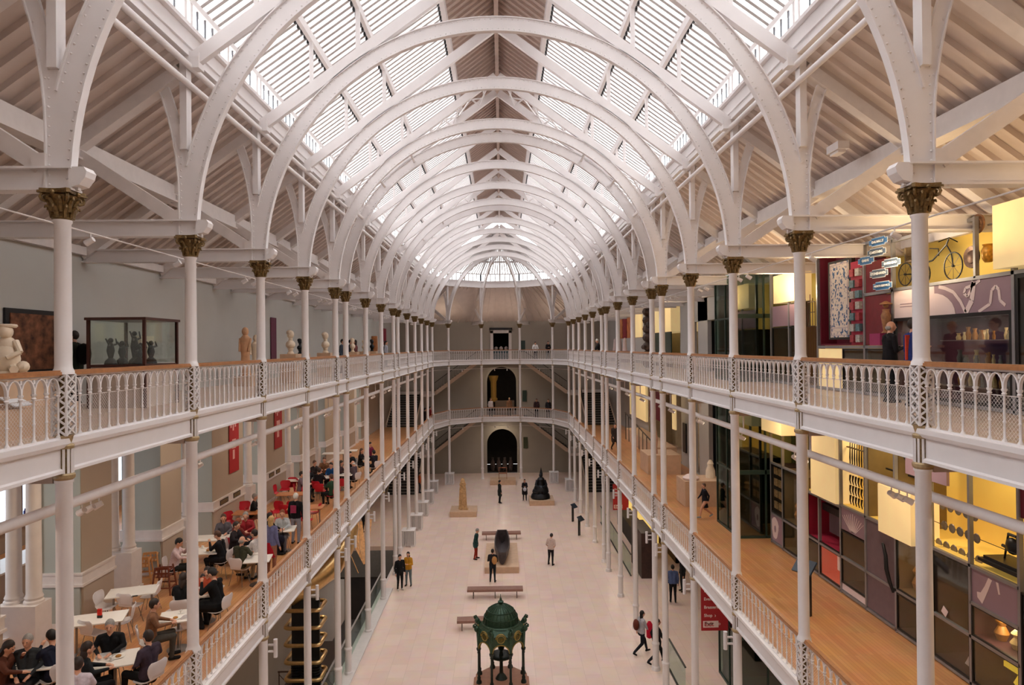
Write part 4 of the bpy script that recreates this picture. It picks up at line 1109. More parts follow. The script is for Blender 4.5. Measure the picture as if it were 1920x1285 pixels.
# high chairs
def highchair(px, py, rz, rgb, label):
    wm = mat('highchair_%d' % rgb[0], rgb, .45, var=.12, scale=12)
    t = thing('high_chair', label, 'high chair', flr(px, py, 0), rz, 'wooden high chairs by the arcade')
    for sx in (-1, 1):
        for sy in (-1, 1): MB().beam((sx*.25, sy*.25, 0), (sx*.17, sy*.16, .74), .035, .035).build('leg', wm, t, smooth=False)
    MB().box(-.17, .17, -.15, .17, .46, .48).build('seat', wm, t, smooth=False)
    m = MB(); m.box(-.18, .18, -.17, -.15, .68, .75).box(-.18, .18, -.17, -.15, .56, .60).box(-.2, -.17, -.17, .17, .64, .68).box(.17, .2, -.17, .17, .64, .68).box(-.19, .19, .14, .17, .64, .68)
    for x in (-.1, 0, .1): m.box(x-.015, x+.015, -.165, -.15, .48, .7)
    m.build('backrest', wm, t, smooth=False)
    MB().box(-.24, .24, -.235, -.21, .18, .21).box(-.24, .24, .21, .235, .22, .25).box(-.235, -.21, -.22, .22, .15, .18).box(.21, .235, -.22, .22, .15, .18).build('stretcher', wm, t, smooth=False)
highchair(268, 1092, .3, (196, 138, 84), 'pale wooden high chair, leftmost of the three by the arcade')
highchair(284, 1080, .3, (206, 150, 96), 'pale wooden high chair, behind the dark one')
highchair(308, 1112, .1, (110, 50, 30), 'dark red-brown wooden high chair by the arcade')
# ================================================================== GROUND FLOOR OF THE HALL
IRONG = mat('green_cast_iron', (46, 72, 54), .4, .35, var=.35, scale=18, bump=.3); IRONGOLD = mat('gilt_iron_trim', (150, 128, 64), .4, .5, var=.3, scale=24); IRONBK = mat('dark_green_iron', (20, 34, 28), .4, .3, var=.3, scale=20)
t = thing('canopy_fountain', 'green and gold cast iron drinking fountain under a domed canopy', 'fountain', (-.05, 24.55, 0))
R8 = .87; ang8 = [PI/8+k*PI/4 for k in range(8)]; v8 = [(R8*math.cos(a), R8*math.sin(a)) for a in ang8]
m = MB().lathe([(1.1, 0), (1.1, .14), (1.02, .14), (1.02, .28), (1.0, .3)], n=8, ang=PI/8); m.build('stepped_base', mat('fountain_stone', (168, 120, 96), .6, var=.1, scale=6), t, smooth=False)
colm = MB().lathe([(.10, .3), (.10, .36), (.06, .44), (.07, .5), (.045, .56), (.04, 1.35), (.06, 1.4), (.045, 1.43), (.085, 1.52), (.085, 1.56)], n=12)
cme = colm.mesh('column', IRONBK)
for x, y in v8: put('column', cme, t, (x, y, 0))
for k in range(8):
    (ax, ay), (bx, by) = v8[k], v8[(k+1) % 8]
    L = math.hypot(bx-ax, by-ay); a = math.atan2(by-ay, bx-ax); m = MB()
    M = Matrix.Translation((ax, ay, 0)) @ Matrix.Rotation(a, 4, 'Z')
    q = MB(); r = L/2-.05; pts = [(0, 1.56), (0, 2.12), (L, 2.12), (L, 1.56), (L-.05, 1.56)]+[(L/2+r*math.cos(s*PI/10), 1.56+r*math.sin(s*PI/10)) for s in range(11)]+[(.05, 1.56)]
    q.prism(pts, 'y', -.02, .02)
    q.use(1); q.ribbon([(L/2+r*math.cos(s*PI/10), 1.56+r*math.sin(s*PI/10)) for s in range(11)], [(L/2+(r+.035)*math.cos(s*PI/10), 1.56+(r+.035)*math.sin(s*PI/10)) for s in range(11)], -.04, .04)
    P = [(L/2+.13*math.cos(s*PI/8), -.03, 2.06+.13*math.sin(s*PI/8)) for s in range(16)]; q.path(P, .02, 6, closed=True)
    P = [(L/2+.18*math.cos(s*PI/8), -.03, 2.06+.19*math.sin(s*PI/8)) for s in range(9)]; q.path(P, .022, 6)
    q.use(2); q.lathe([(.10, 0), (.07, .02)], (0, 0, 0), 12); n0 = len(q.v)-24
    for i in range(n0, len(q.v)):
        x, y, z = q.v[i]; q.v[i] = (L/2+x, -.02-z, 2.06+y)
    m._add([M @ Vector(v) for v in q.v], q.f); m.m = q.m
    m.build('arch_panel', [IRONG, IRONGOLD, mat('medallion_relief', (96, 84, 30), .4, .4, var=.4, scale=30)], t)
    m = MB(); x, y = v8[k]
    m.lathe([(.05, 1.56), (.07, 1.9), (.09, 2.2), (.05, 2.28)], (x, y, 0), 8)
    m.ball((x*1.08, y*1.08, 2.26), .10, 8, 6, 1, 1, 1.2); m.ball((x*1.2, y*1.2, 2.36), .05, 6, 5); m.path([(x*1.02, y*1.02, 2.3), (x*1.15, y*1.15, 2.45), (x*1.25, y*1.25, 2.40)], [.04, .03, .02], 5)
    m.build('corner_finial', IRONG, t)
m = MB(); m.lathe([(R8+.02, 2.10), (R8+.05, 2.14), (R8-.04, 2.2), (.72, 2.30), (.68, 2.36)], n=8, ang=PI/8)
m.build('cornice', IRONG, t, smooth=False)
m = MB(); pr = [(.60*math.cos(s*PI/20)+.02, 2.36+.62*math.sin(s*PI/20)) for s in range(10)]; m.lathe([(.70, 2.33), (.66, 2.37)]+pr, n=32)
for k in range(24):
    a = 2*PI*k/24
    m.path([((.62*math.cos(s)+.02)*math.cos(a), (.62*math.cos(s)+.02)*math.sin(a), 2.37+.63*math.sin(s)) for s in (0, .3, .6, .9, 1.15, 1.35)], .013, 5)
for s in (.35, .75): m.path([((.63*math.cos(s)+.02)*math.cos(a*PI/16), (.63*math.cos(s)+.02)*math.sin(a*PI/16), 2.37+.63*math.sin(s)) for a in range(32)], .018, 5, closed=True)
dome = m.build('dome', IRONG, t)
MB().lathe([(.10, 2.96), (.06, 3.0), (.10, 3.05), (.11, 3.10), (.05, 3.14), (.04, 3.2), (.012, 3.26), (.01, 3.36)], n=12).build('finial', IRONG, dome)
m = MB().lathe([(.22, .3), (.16, .4), (.07, .5), (.06, .9), (.12, .98), (.40, 1.1), (.44, 1.16), (.42, 1.17), (.08, 1.14), (.05, 1.3), (.11, 1.38), (.12, 1.44), (.05, 1.52), (.03, 1.9), (.01, 2.0)], n=20)
for s in (-1, 1): m.path([(0, 0, 1.6), (s*.08, 0, 1.68), (s*.16, 0, 1.66), (s*.2, 0, 1.6)], .014, 5)
m.build('basin', IRONBK, t)
# benches
BW = mat('bench_slats', (150, 112, 98), .5, var=.1, scale=10); BL = mat('bench_steel', (110, 96, 88), .4, .5)
def bench(x, y, L, rz, label):
    t = thing('bench', label, 'bench', (x, y, 0), rz, 'slatted benches in the hall'); m = MB()
    for k in range(6): m.box(-L/2, L/2, -.25+k*.085, -.18+k*.085, .42, .46)
    m.box(-L/2, L/2, -.24, -.22, .34, .42).box(-L/2, L/2, .22, .24, .34, .42)
    m.build('seat', BW, t, smooth=False)
    for xx in (-L*.39, 0, L*.39):
        MB().box(xx-.02, xx+.02, -.2, -.17, 0, .4).box(xx-.02, xx+.02, .17, .2, 0, .4).box(xx-.02, xx+.02, -.2, .2, .36, .40).build('leg', BL, t, smooth=False)
bench(-.36, 33.3, 2.75, .0, 'long slatted bench in front of the log boat, middle of the hall')
bench(-.05, 43.3, 2.5, .02, 'long slatted bench behind the log boat')
bench(-1.0, 29.6, 2.0, .04, 'slatted bench partly hidden behind the fountain canopy')
# plinths and exhibits
def plinth(x0, x1, y0, y1, h, label, z=0, m_=None, cat='plinth'):
    return tag(MB().box(x0, x1, y0, y1, z, z+h).build('display_plinth', m_ or PLINTH, smooth=False), label, cat)
plinth(-.96, .91, 36.75, 41.3, .34, 'pale low plinth carrying the dark log boat')
bt = MB(); P = []; nb = 14
for j in range(9):
    u = j/8; y = 37.1+3.8*u; w = .47*(.85+.2*u)*(math.sin(PI*(.06+.86*u)))**.38; h = .52+.16*abs(2*u-1)+(.22 if u > .5 else 0)*(u-.5)*2
    for k in range(nb):
        a = PI*k/(nb-1); P.append((-w*math.cos(a), y, .36+h*(1-max(0, math.sin(a))**.8)))
for j in range(9):
    u = j/8; y = 37.16+3.68*u; w = .40*(.85+.2*u)*(math.sin(PI*(.06+.86*u)))**.38; h = .5+.16*abs(2*u-1)+(.22 if u > .5 else 0)*(u-.5)*2
    for k in range(nb):
        a = PI*k/(nb-1); P.append((-w*math.cos(a), y, .46+h*(1-max(0, math.sin(a))**.8)*.9+.02))
F = []
for L in (0, 1):
    for j in range(8):
        for k in range(nb-1): a = (L*9+j)*nb+k; F.append((a, a+1, a+nb+1, a+nb))
for j in range(8):
    for k in (0, nb-1): F.append((j*nb+k, (j+1)*nb+k, (j+10)*nb+k, (j+9)*nb+k))
for j in (0, 8): F += [(j*nb+k, j*nb+k+1, (j+9)*nb+k+1, (j+9)*nb+k) for k in range(nb-1)]; F.append(tuple(j*nb+k for k in range(nb)))
bt._add(P, F)
tag(bt.build('log_boat', mat('dark_log_wood', (70, 60, 60), .55, var=.3, scale=6, bump=.3)), 'dark hollowed log boat pointing at the viewer on its plinth', 'boat')
plinth(-3.82, -1.87, 49.0, 51.0, .38, 'pale plinth under the tall carved standing stone')
m = MB(); zs = [0, .3, 1.5, 1.75, 1.8, 2.0, 2.15, 2.3]; ws = [.36, .32, .26, .22, .27, .20, .16, .08]
m.lathe([(w, z) for w, z in zip(ws, zs)], (0, 0, 0), 8, 1, .75, PI/8)
for z in (.6, .9, 1.2): m.path([(.29*math.cos(a*PI/6), -.20+.02*math.sin(a*2), z+.06*math.sin(a)) for a in range(1, 6)], .02, 5)
m.ball((0, -.14, 1.95), .12, 8, 6); m.cbox((.1, -.05, .02), .6, .5, .06)
tag(m.build('standing_stone', mat('weathered_sandstone', (190, 152, 108), .85, var=.3, scale=7, bump=.5), None, (-2.9, 49.9, .38)), 'tall narrow carved stone standing on the left plinth', 'statue')
plinth(2.15, 4.09, 52.2, 54.2, .38, 'pale plinth under the dark seated statue')
m = MB(); m.lathe([(.72, 0), (.78, .1), (.70, .35), (.62, .42)], (0, 0, 0), 14, 1, .9)
m.lathe([(.55, .42), (.60, .7), (.50, .95), (.34, 1.05), (.27, 1.35), (.30, 1.5), (.2, 1.62), (.1, 1.68)], (.05, .1, 0), 14)
m.ball((.05, .05, 1.80), .15, 10, 8, 1, 1, 1.15); m.lathe([(.14, 1.88), (.10, 2.05), (.05, 2.25), (.01, 2.42)], (.07, .1, 0), 10)
for s in (-1, 1): m.tube((.05+s*.3, .05, 1.42), (.05+s*.42, -.15, 1.05), .10, .09, 8); m.tube((.05+s*.42, -.15, 1.05), (.05+s*.1, -.38, .92), .09, .07, 8); m.tube((s*.5, -.05, .6), (s*.1, -.5, .52), .2, .15, 8)
tag(m.build('seated_statue', mat('black_bronze', (26, 28, 34), .4, .4, var=.2, scale=8), None, (3.05, 53.1, .38)), 'dark robed seated statue with a tall crown on the right plinth', 'statue')
plinth(-1.06, 1.25, 60.2, 61.7, .42, 'low pale plinth below the end archway')
t = thing('folding_chair_exhibit', 'small wooden framed exhibit standing on the end plinth', 'exhibit', (.1, 60.9, .42)); m = MB()
for s in (-1, 1): m.beam((s*.35, -.2, 0), (s*.35, .2, 1.0), .05, .05); m.beam((s*.35, .2, 0), (s*.35, -.2, .6), .05, .05)
m.box(-.38, .38, -.22, .2, .5, .55).box(-.38, .38, .15, .2, .95, 1.02); m.build('frame', mat('exhibit_wood', (150, 92, 62), .5), t, smooth=False)
# white slatted radiators boxed round the column feet
def radiator(x, y, label):
    t = thing('radiator_casing', label, 'radiator', (x, y, 0), 0, 'white slatted radiator casings')
    m = MB()
    for k in range(9):
        u = -.36+k*.09
        for s in (-1, 1): m.box(u-.026, u+.026, s*.38-.015, s*.38+.015, .05, 1.0); m.box(s*.38-.015, s*.38+.015, u-.026, u+.026, .05, 1.0)
    m.build('slats', WHITE, t, smooth=False)
    MB().box(-.42, -.14, -.42, .42, .97, 1.02).box(.14, .42, -.42, .42, .97, 1.02).box(-.14, .14, -.42, -.14, .97, 1.02).box(-.14, .14, .14, .42, .97, 1.02).build('top', WHITE, t, smooth=False)
    MB().box(-.40, -.16, -.40, .40, 0, .06).box(.16, .40, -.40, .40, 0, .06).build('foot', WHITE2, t, smooth=False)
    MB().box(-.3, -.18, -.3, .3, .1, .95).box(.18, .3, -.3, .3, .1, .95).build('core', mat('radiator_core', (120, 116, 114), .5), t, smooth=False)
for k, n_ in ((10, 'nearest the viewer on the left'), (11, 'second on the left'), (12, 'third on the left'), (13, 'fourth on the left'), (14, 'on the left corner column')):
    radiator(-HW, YC[k], f'white slatted radiator casing round a column foot, {n_}')
radiator(APSE[0][0], APSE[0][1], 'white slatted radiator casing at the far left of the round end')
radiator(APSE[3][0], APSE[3][1], 'white slatted radiator casing at the far right of the round end')
radiator(HW, YC[14], 'white slatted radiator casing on the right corner column')
# tilted black floor lecterns
def lectern(x, y, z, rz, h, label, s=1.0, grp=None):
    t = thing('information_stand', label, 'information stand', (x, y, z), rz, grp)
    MB().box(-.09*s, .09*s, -.04, .04, 0, h).build('post', DARK, t, smooth=False)
    MB().cbox((0, -.12, h+.02), .5*s, .38*s, .05, rx=.75).build('panel', mat('dark_screen', (40, 50, 62), .25), t, smooth=False)
    return t
lectern(5.0, at(1093, 978, Z=0).y, 0, .9, 1.1, 'black tilted information stand by the right columns, farther one', grp='black tilted stands on the hall floor')
lectern(5.05, at(1108, 1004, Z=0).y, 0, .9, 1.1, 'black tilted information stand by the right columns, nearer one', grp='black tilted stands on the hall floor')
# people in the hall
stander(937, 944, 0, 75, 'person in a long dark green coat walking right near the far plinth', pose='stand', top=(32, 38, 36), bottom=(26, 26, 30), hair='black', coat=.7, s=1.03)
stander(984, 939, 0, 180, 'person in a black coat holding a pale bag beside the dark statue', top=(28, 26, 32), bottom=(30, 28, 34), hair='black', coat=.8, fem=True, long=True, pose='hold', s=.97)
tag(MB().ball((0, 0, 0), .14, 8, 6, 1, .5, 1.2).build('shoulder_bag', cmat((190, 190, 200)), None, at(984, 918, Y=53.7)), 'pale grey bag held in front of the black-coated visitor', 'bag')
stander(1033, 1060, 0, 30, 'person in a pale pink shirt and black trousers, seen from behind', top=(206, 182, 172), bottom=(30, 28, 30), hair='black', pose='look', sleeves=False)
stander(892, 1049, 0, 100, 'person in a dark teal jacket and red trousers looking at the boat', top=(38, 66, 66), bottom=(150, 44, 30), hair='grey', pose='look', coat=.35, s=1.02)
stander(924, 1092, 0, 10, 'person in black with a tan backpack beside the boat plinth', top=(34, 32, 36), bottom=(28, 34, 42), hair='black', pose='hold', s=.98)
tag(MB().ball((0, 0, 0), .17, 10, 7, .85, .6, 1.25).path([(-.08, .1, .16), (-.09, .2, .1), (-.08, .14, -.14)], .018, 5).build('backpack', cmat((190, 138, 84)), None, Vector((at(924, 1092, Z=0).x+.10, at(924, 1092, Z=0).y-.19, 1.2))), 'tan backpack on the black-clothed visitor by the boat', 'backpack')
stander(750, 1107, 0, 150, 'person all in black with white shoes, left of the hall', top=(26, 26, 28), bottom=(24, 24, 26), hair='black', shoes=(220, 214, 208), s=1.03)
stander(766, 1099, 0, 190, 'person in a mustard yellow jacket and grey jeans', top=(196, 140, 40), bottom=(96, 108, 112), hair='dark', pose='hold', fem=True, long=True)
stander(1203, 1228, 0, 70, 'person walking with a brown backpack and pale top', top=(176, 172, 176), bottom=(28, 28, 36), hair='black', pose='walk', fem=True, long=True)
tag(MB().ball((0, 0, 0), .18, 10, 7, .7, .85, 1.25).build('backpack', cmat((104, 52, 40)), None, Vector((at(1203, 1228, Z=0).x-.22, at(1203, 1228, Z=0).y-.05, 1.22))), 'brown backpack of the walking visitor', 'backpack')
stander(1232, 1246, 0, 80, 'person in a black coat striding behind the right-hand column', top=(28, 26, 30), bottom=(30, 30, 36), hair='black', pose='walk', coat=.3)
tag(MB().lathe([(.05, -.35), (.12, -.3), (.13, .2), (.05, .33)], n=10, sx=1, sy=.6).build('red_coat', cmat((206, 28, 56)), None, Vector((at(1203, 1228, Z=0).x+.30, at(1203, 1228, Z=0).y-.12, 1.05))), 'red coat carried between the two walking visitors', 'coat')
stander(1262, 1130, 0, 10, 'person in a blue shirt and dark trousers under the right gallery', top=(84, 100, 142), bottom=(26, 26, 32), hair='black', s=1.02)
stander(1280, 1110, 0, -100, 'person all in black beside the blue-shirted one', top=(26, 26, 30), bottom=(26, 26, 30), hair='dark')
stander(683, 1000, 0, 30, 'person in dark clothes by the left columns, beyond the stairwell', top=(40, 38, 44), bottom=(30, 30, 36), hair='dark')
stander(787, 925, 0, 80, 'person in an orange top by the foot of the left stairs', top=(190, 90, 50), bottom=(30, 30, 36), hair='dark')
# people on the galleries
stander(1153, 846, G1, 170, 'person in a long dark coat walking on the right lower gallery', top=(60, 50, 48), bottom=(40, 34, 34), hair='dark', coat=.6, pose='walk')
stander(1322, 972, G1, -95, 'child in a black dress walking by the glass lift', top=(26, 26, 34), bottom=(214, 160, 132), hair='brown', pose='walk', s=.77, fem=True, skirt=((26, 26, 34), .55), shoes=(140, 160, 170))
for i, (x, y, f, top, hair, l, ps) in enumerate(((1.05*3.1, 63.0, 180, (226, 222, 220), 'dark', 'white top leaning on the end rail of the upper gallery', 'lean'), (1.05*4.2, 62.2, 170, (30, 26, 30), 'black', 'black, standing at the end of the upper gallery', 'hold'))):
    person('person in '+l, (x, y, G2), f, ps, top, (28, 28, 32), hair=hair, fem=i == 1, long=i == 1)
for i, (px, Y, f, top, hair, l) in enumerate(((920, 64.6, 150, (206, 196, 196), 'brown', 'a pale top by the lower archway, left side'), (955, 65.0, 170, (150, 110, 84), 'blonde', 'a tan top in the lower archway'), (1006, 63.2, 190, (60, 40, 44), 'dark', 'dark red at the lower end rail'), (1028, 62.6, 180, (44, 42, 48), 'dark', 'dark grey at the right of the lower end rail'), (806, 56.5, 60, (130, 40, 44), 'dark', 'red at the left corner of the lower gallery'), (797, 55.0, 60, (40, 36, 40), 'black', 'black at the left corner of the lower gallery'))):
    x = at(px, 760, Y=Y).x
    person('person in '+l, (x, Y, G1), f, 'stand', top, (30, 30, 34), hair=hair)
# big golden ringed machine and horn rising from the basement
BR = mat('polished_brass', (206, 170, 116), .28, .85, var=.08, scale=10)
t = thing('ringed_machine', 'tall machine of brass rings round dark discs rising beside the stairwell', 'machine', (-7.15, 24.6, -5), 0)
core = MB()
for k in range(9):
    z = .5+k*.62
    for dx in (-.36, 0, .36):
        for j in range(5): core.lathe([(.16, z+j*.1), (.19, z+.02+j*.1), (.19, z+.05+j*.1), (.16, z+.07+j*.1)], (dx, 0, 0), 12)
core.box(-.5, .5, -.06, .06, 0, 8.3); core.build('disc_stack', DARK, t)
for k in range(13):
    z = .6+k*.62; w, d, r = .62, .5, .16
    pts = []
    for cx2, cy2, a0 in ((w-r, d-r, 0), (-w+r, d-r, PI/2), (-w+r, -d+r, PI), (w-r, -d+r, 1.5*PI)):
        pts += [(cx2+r*math.cos(a0+q*PI/8), cy2+r*math.sin(a0+q*PI/8), z) for q in range(5)]
    MB().path(pts, .072, 8, closed=True).build('brass_ring', BR, t)
MB().path([(-.6, 0, 8.3), (-.3, 0, 8.55), (.15, .3, 8.8), (.6, 1.0, 9.1), (.85, 1.8, 9.6), (.9, 2.6, 10.2)], [.30, .36, .42, .50, .52, .5], 16).build('brass_horn', BR, t)
# timber craft hanging in the stairwell
t = thing('timber_hull', 'long pointed craft of golden timber planks hanging in the left stairwell', 'hull', (0, 0, 0)); WH = mat('golden_planks', (214, 160, 104), .5, var=.2, scale=8)
tip = at(684, 1058, Y=33.5); a0 = at(640, 990, Y=35.0)
for k in range(7):
    s0 = Vector((a0.x+.28*k*.9, 35.0+.1*(k % 2), a0.z+.25*math.sin(k)))
    m = MB(); m.beam(s0+Vector((0, 0, .5)), tip+Vector((.012*k, 0, .0)), .14, .03, up=(.2, -.5, .3)); m.build('plank', WH, t, smooth=False)
MB().tube(at(640, 1000, Y=34), at(672, 1075, Y=33), .02, n=6).build('spar', WH, t)
MB().tube((a0.x+.5, 35, a0.z+.3), (a0.x+.5, 35, G1-.3), .008, n=5).tube((tip.x-.3, 33.8, tip.z+.4), (tip.x-.3, 33.8, G1-.3), .008, n=5).build('cable', STEEL, t)
# glass balustrade and bronze rail along the stairwell
t = thing('glass_balustrade', 'clear glass balustrade along the left stairwell edge', 'balustrade', (0, 0, 0))
for k in range(12):
    y0 = 12.2+k*1.85
    if y0 < 34: MB().box(-6.08, -6.06, y0, y0+1.8, .07, 1.1).build('pane', CLEAR, t, smooth=False)
MB().box(-6.10, -6.04, 12.2, 34.4, 1.1, 1.13).build('rail', STEEL, t, smooth=False)
m = MB()
for k in range(9): m.tube((-9.9+k*.48, 29.9, -3.2), (-9.9+k*.48, 29.9, -1.9), .025, n=5)
for k in range(4): m.tube((-9.9+k*.96, 29.9, -3.1), (-8.94+k*.96, 29.9, -2.0), .015, n=5); m.tube((-9.9+k*.96, 29.9, -2.0), (-8.94+k*.96, 29.9, -3.1), .015, n=5)
m.beam((-9.95, 29.9, -1.88), (-6.3, 29.9, -1.88), .06, .05)
tag(m.build('stair_barrier', mat('bronze_rail', (92, 64, 50), .4, .4)), 'bronze crossed-bar barrier on the lower landing of the stairwell', 'barrier')
m = MB()
for k in range(12): m.beam((-6.15, 29.3+k*.22, .07-k*0), (-6.15, 29.3+k*.22, .75), .03, .03)
# ================================================================== RIGHT GALLERIES: display wall (front face at x = XD)
XD = 9.15
FRAME = STEEL
DK = mat('dark_case_lining', (52, 34, 38), .5, var=.2, scale=2)
BROWNC = mat('brown_case_lining', (96, 72, 46), .6, var=.2, scale=2, emit=.03)  # slight glow in the lining lifts the case interior
PLUM = mat('plum_case_lining', (74, 34, 46), .6, var=.15, scale=2, emit=.05)  # slight glow here too, standing in for light inside the case
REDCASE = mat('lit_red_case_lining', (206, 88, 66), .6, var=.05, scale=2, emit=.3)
def case(y0, y1, z0, z1, lining, label, depth=.75, gl=True, frame=DARK, fw=.035, group='glazed wall cases'):
    """open-fronted box behind the display face, with frame and pane"""
    t = thing('wall_case', label, 'display case', (XD, y0, z0), 0, group)
    w, h = y1-y0, z1-z0
    m = MB().box(.02, depth, .01, w-.01, .01, .03).box(.02, depth, .01, w-.01, h-.03, h-.01).box(.02, depth, .01, .03, .01, h-.01).box(.02, depth, w-.03, w-.01, .01, h-.01).box(depth-.02, depth, .01, w-.01, .01, h-.01)
    m.build('lining', lining, t, smooth=False)
    m = MB().box(-.02, .03, 0, fw, 0, h).box(-.02, .03, w-fw, w, 0, h).box(-.02, .03, fw, w-fw, 0, fw).box(-.02, .03, fw, w-fw, h-fw, h)
    m.build('frame', frame, t, smooth=False)
    if gl: MB().box(-.005, .005, fw, w-fw, fw, h-fw).build('pane', CASEGLASS, t, smooth=False)
    return t
def solid(y0, y1, z0, z1, m_, label, name='wall_panel', depth=.06, cat='panel', group=None):
    return tag(MB().box(XD, XD+depth, y0+.01, y1-.01, z0+.01, z1-.01).build(name, m_, smooth=False), label, cat, group)
def motif(parent, polys, x, m_):
    m = MB()
    for p in polys: m.prism(p, 'x', x-.004, x)
    m.build('printed_motif', m_, parent, smooth=False)
# grid of aluminium posts and rails
m = MB()
YV1 = [11.68, 12.93, 14.12, 15.40, 16.68, 17.92, 19.15, 19.92, 21.64, 22.57]
for y in YV1 + [8.0, 9.3, 10.5]: m.box(XD-.03, XD+.05, y-.03, y+.03, G1, 10.78)
for a, b, z in ((7, 22.57, 5.76), (11.68, 19.92, 6.68), (19.92, 22.57, 6.70), (11.68, 12.93, 7.34), (11.68, 16.68, 8.05), (16.68, 17.92, 8.05), (17.92, 19.92, 8.0), (19.92, 22.57, 8.4), (7, 22.57, 10.5)): m.box(XD-.03, XD+.05, a, b, z-.03, z+.03)
for z in (G2-.0,): pass
YV2 = [8.2, 11.72, 15.38, 16.60, 19.08, 21.0, 22.4]
for y in YV2: m.box(XD-.03, XD+.05, y-.035, y+.035, G2, 14.85 if y > 12 else 14.2)
for a, b, z in ((8.2, 15.38, 13.62), (15.38, 16.6, 13.60), (15.38, 19.08, 12.30), (8.2, 22.4, G2+.05), (15.38, 19.08, 14.87), (12.7, 15.38, 14.75)): m.box(XD-.03, XD+.05, a, b, z-.035, z+.035)
m.box(XD-.03, XD+.05, 12.64, 12.70, 13.62, 14.8)
tag(m.build('aluminium_grid', FRAME, smooth=False), 'grey aluminium grid framing the whole display wall on the right', 'grid')
tag(MB().box(XD+.02, XD+.10, 7, 22.57, G1, 5.74).build('display_kickboard', DARK, smooth=False), 'black kickboard along the foot of the display wall', 'kickboard')
struct(MB().box(XD+1.4, XD+1.5, 7.0, 22.6, G1, 10.8).box(XD+1.4, XD+1.5, 7.0, 22.6, G2, 14.95).build('wall_display_back', YELLOW, smooth=False))
struct(MB().box(XD+.05, XD+1.4, 7.0, 7.05, G1, 14.9).build('wall_display_side', YELLOW, smooth=False))
# lower gallery, near to far
def yz(P, y0=0): return [(a, b) for a, b in P]
case(9.3, 11.66, 5.8, 8.0, DK, 'dark tall glazed case at the very front of the display wall')
case(11.70, 12.91, 5.80, 6.66, BROWNC, 'glazed case with a golden glowing object, lowest row near the viewer')
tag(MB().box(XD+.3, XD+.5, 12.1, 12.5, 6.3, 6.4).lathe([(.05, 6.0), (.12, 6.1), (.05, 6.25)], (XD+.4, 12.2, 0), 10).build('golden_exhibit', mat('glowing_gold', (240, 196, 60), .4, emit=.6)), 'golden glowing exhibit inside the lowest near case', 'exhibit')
case(11.70, 12.91, 6.70, 7.32, PLUM, 'dark red lit case with small objects, second row near the viewer')
o = solid(11.70, 12.91, 7.36, 8.03, MAUVE, 'mauve wall panel with a pale bone motif near the viewer')
motif(o, [[(12.75, 7.50), (12.62, 7.42), (12.55, 7.55), (12.45, 7.75), (12.36, 7.95), (12.45, 7.97), (12.55, 7.78), (12.66, 7.62), (12.76, 7.6)], [(12.2, 7.75), (12.16, 7.76), (12.2, 7.96), (12.26, 7.96)]], XD, BLUSH)
case(12.95, 14.10, 5.80, 8.03, DK, 'tall dark case with a white note on its glass', depth=1.0)
tag(MB().cbox((XD-.012, 13.7, 6.85), .006, .16, .16, rx=.5).build('paper_note', BLUSH, smooth=False), 'small white square note on the tall dark case', 'note')
tag(MB().prism([(13.35, 5.95), (12.98, 6.55), (12.98, 6.2), (13.1, 5.93)], 'x', XD+.15, XD+.17).build('white_wedge_exhibit', BLUSH, smooth=False), 'white slanting wedge shape inside the tall dark case', 'exhibit')
case(14.14, 15.38, 5.80, 6.63, DK, 'dark small case under the tall brown glazed one')
case(14.14, 15.38, 6.70, 8.03, BROWNC, 'tall brown glazed case below the big backlit screen')
o = solid(15.42, 16.66, 5.80, 8.03, mat('dusky_grey_panel', (112, 92, 96), .6, var=.06), 'dusky grey-brown panel with a dark horn mounted on it', depth=.12)
o2 = thing('dark_horn', 'long dark curved horn mounted on the dusky panel', 'horn', (0, 0, 0)); MB().path([(XD-.04, 15.9, 7.6), (XD-.1, 15.75, 7.62), (XD-.12, 15.62, 7.4), (XD-.12, 15.6, 7.1), (XD-.1, 15.52, 6.85), (XD-.05, 15.45, 6.6)], [.02, .035, .045, .05, .045, .03], 8).build('curve', DARK, o2); MB().ball((XD-.03, 15.9, 7.6), .03, 6, 4).build('peg', STEEL, o2)
o = solid(16.70, 17.90, 7.42, 8.03, MAUVE, 'mauve panel with a pale branching coral motif')
P = []
for k in range(11):
    c = 17.3+(k-5)*.085; hgt = .45-.03*abs(k-5)
    P.append([(17.3+(k-5)*.02, 7.46), (17.34+(k-5)*.02, 7.46), (c+.02+(k-5)*.02, 7.5+hgt), (c+(k-5)*.02, 7.5+hgt)])
motif(o, P, XD, BLUSH)
case(16.70, 17.90, 6.0, 7.40, mat('deep_maroon_lining', (62, 26, 30), .6, var=.25, scale=5), 'dark maroon case of small pinned objects under the coral motif')
for k in range(20):
    tag(MB().ball((0, 0, 0), .035, 6, 4).build('pinned_specimen', mat('specimen_brown', (150, 96, 60), .5), None, (XD+.65, 16.9+.26*(k % 4)+.02*(k % 3), 6.2+.22*(k//4))), f'small brown specimen pinned in the maroon case, {ORDN[k//4]} row up, {ORDN[k % 4]} from the right', 'specimen', 'pinned specimens in the maroon case')
o = solid(16.70, 17.90, 5.80, 5.98, BLUSH, 'narrow pale panel at the foot of the maroon case')
case(17.94, 19.13, 5.80, 6.66, REDCASE, 'lit coral-red case with white figures, lowest row')
for k in range(4): tag(MB().box(XD+.35, XD+.4, 18.1+k*.2, 18.24+k*.2, 6.0, 6.4).build('white_card_exhibit', mat('lit_card', (240, 216, 200), .6, emit=.2), smooth=False), f'white upright card inside the lit coral-red case, {ORDN[k]} from the right', 'exhibit', 'cards in the coral-red case')
case(19.17, 19.90, 5.80, 6.62, BROWNC, 'small brown case with golden reflections beside the coral-red one')
case(17.94, 19.90, 6.70, 7.98, CRIMSON, 'open maroon case with a dark weaving rack inside', gl=False, depth=1.1)
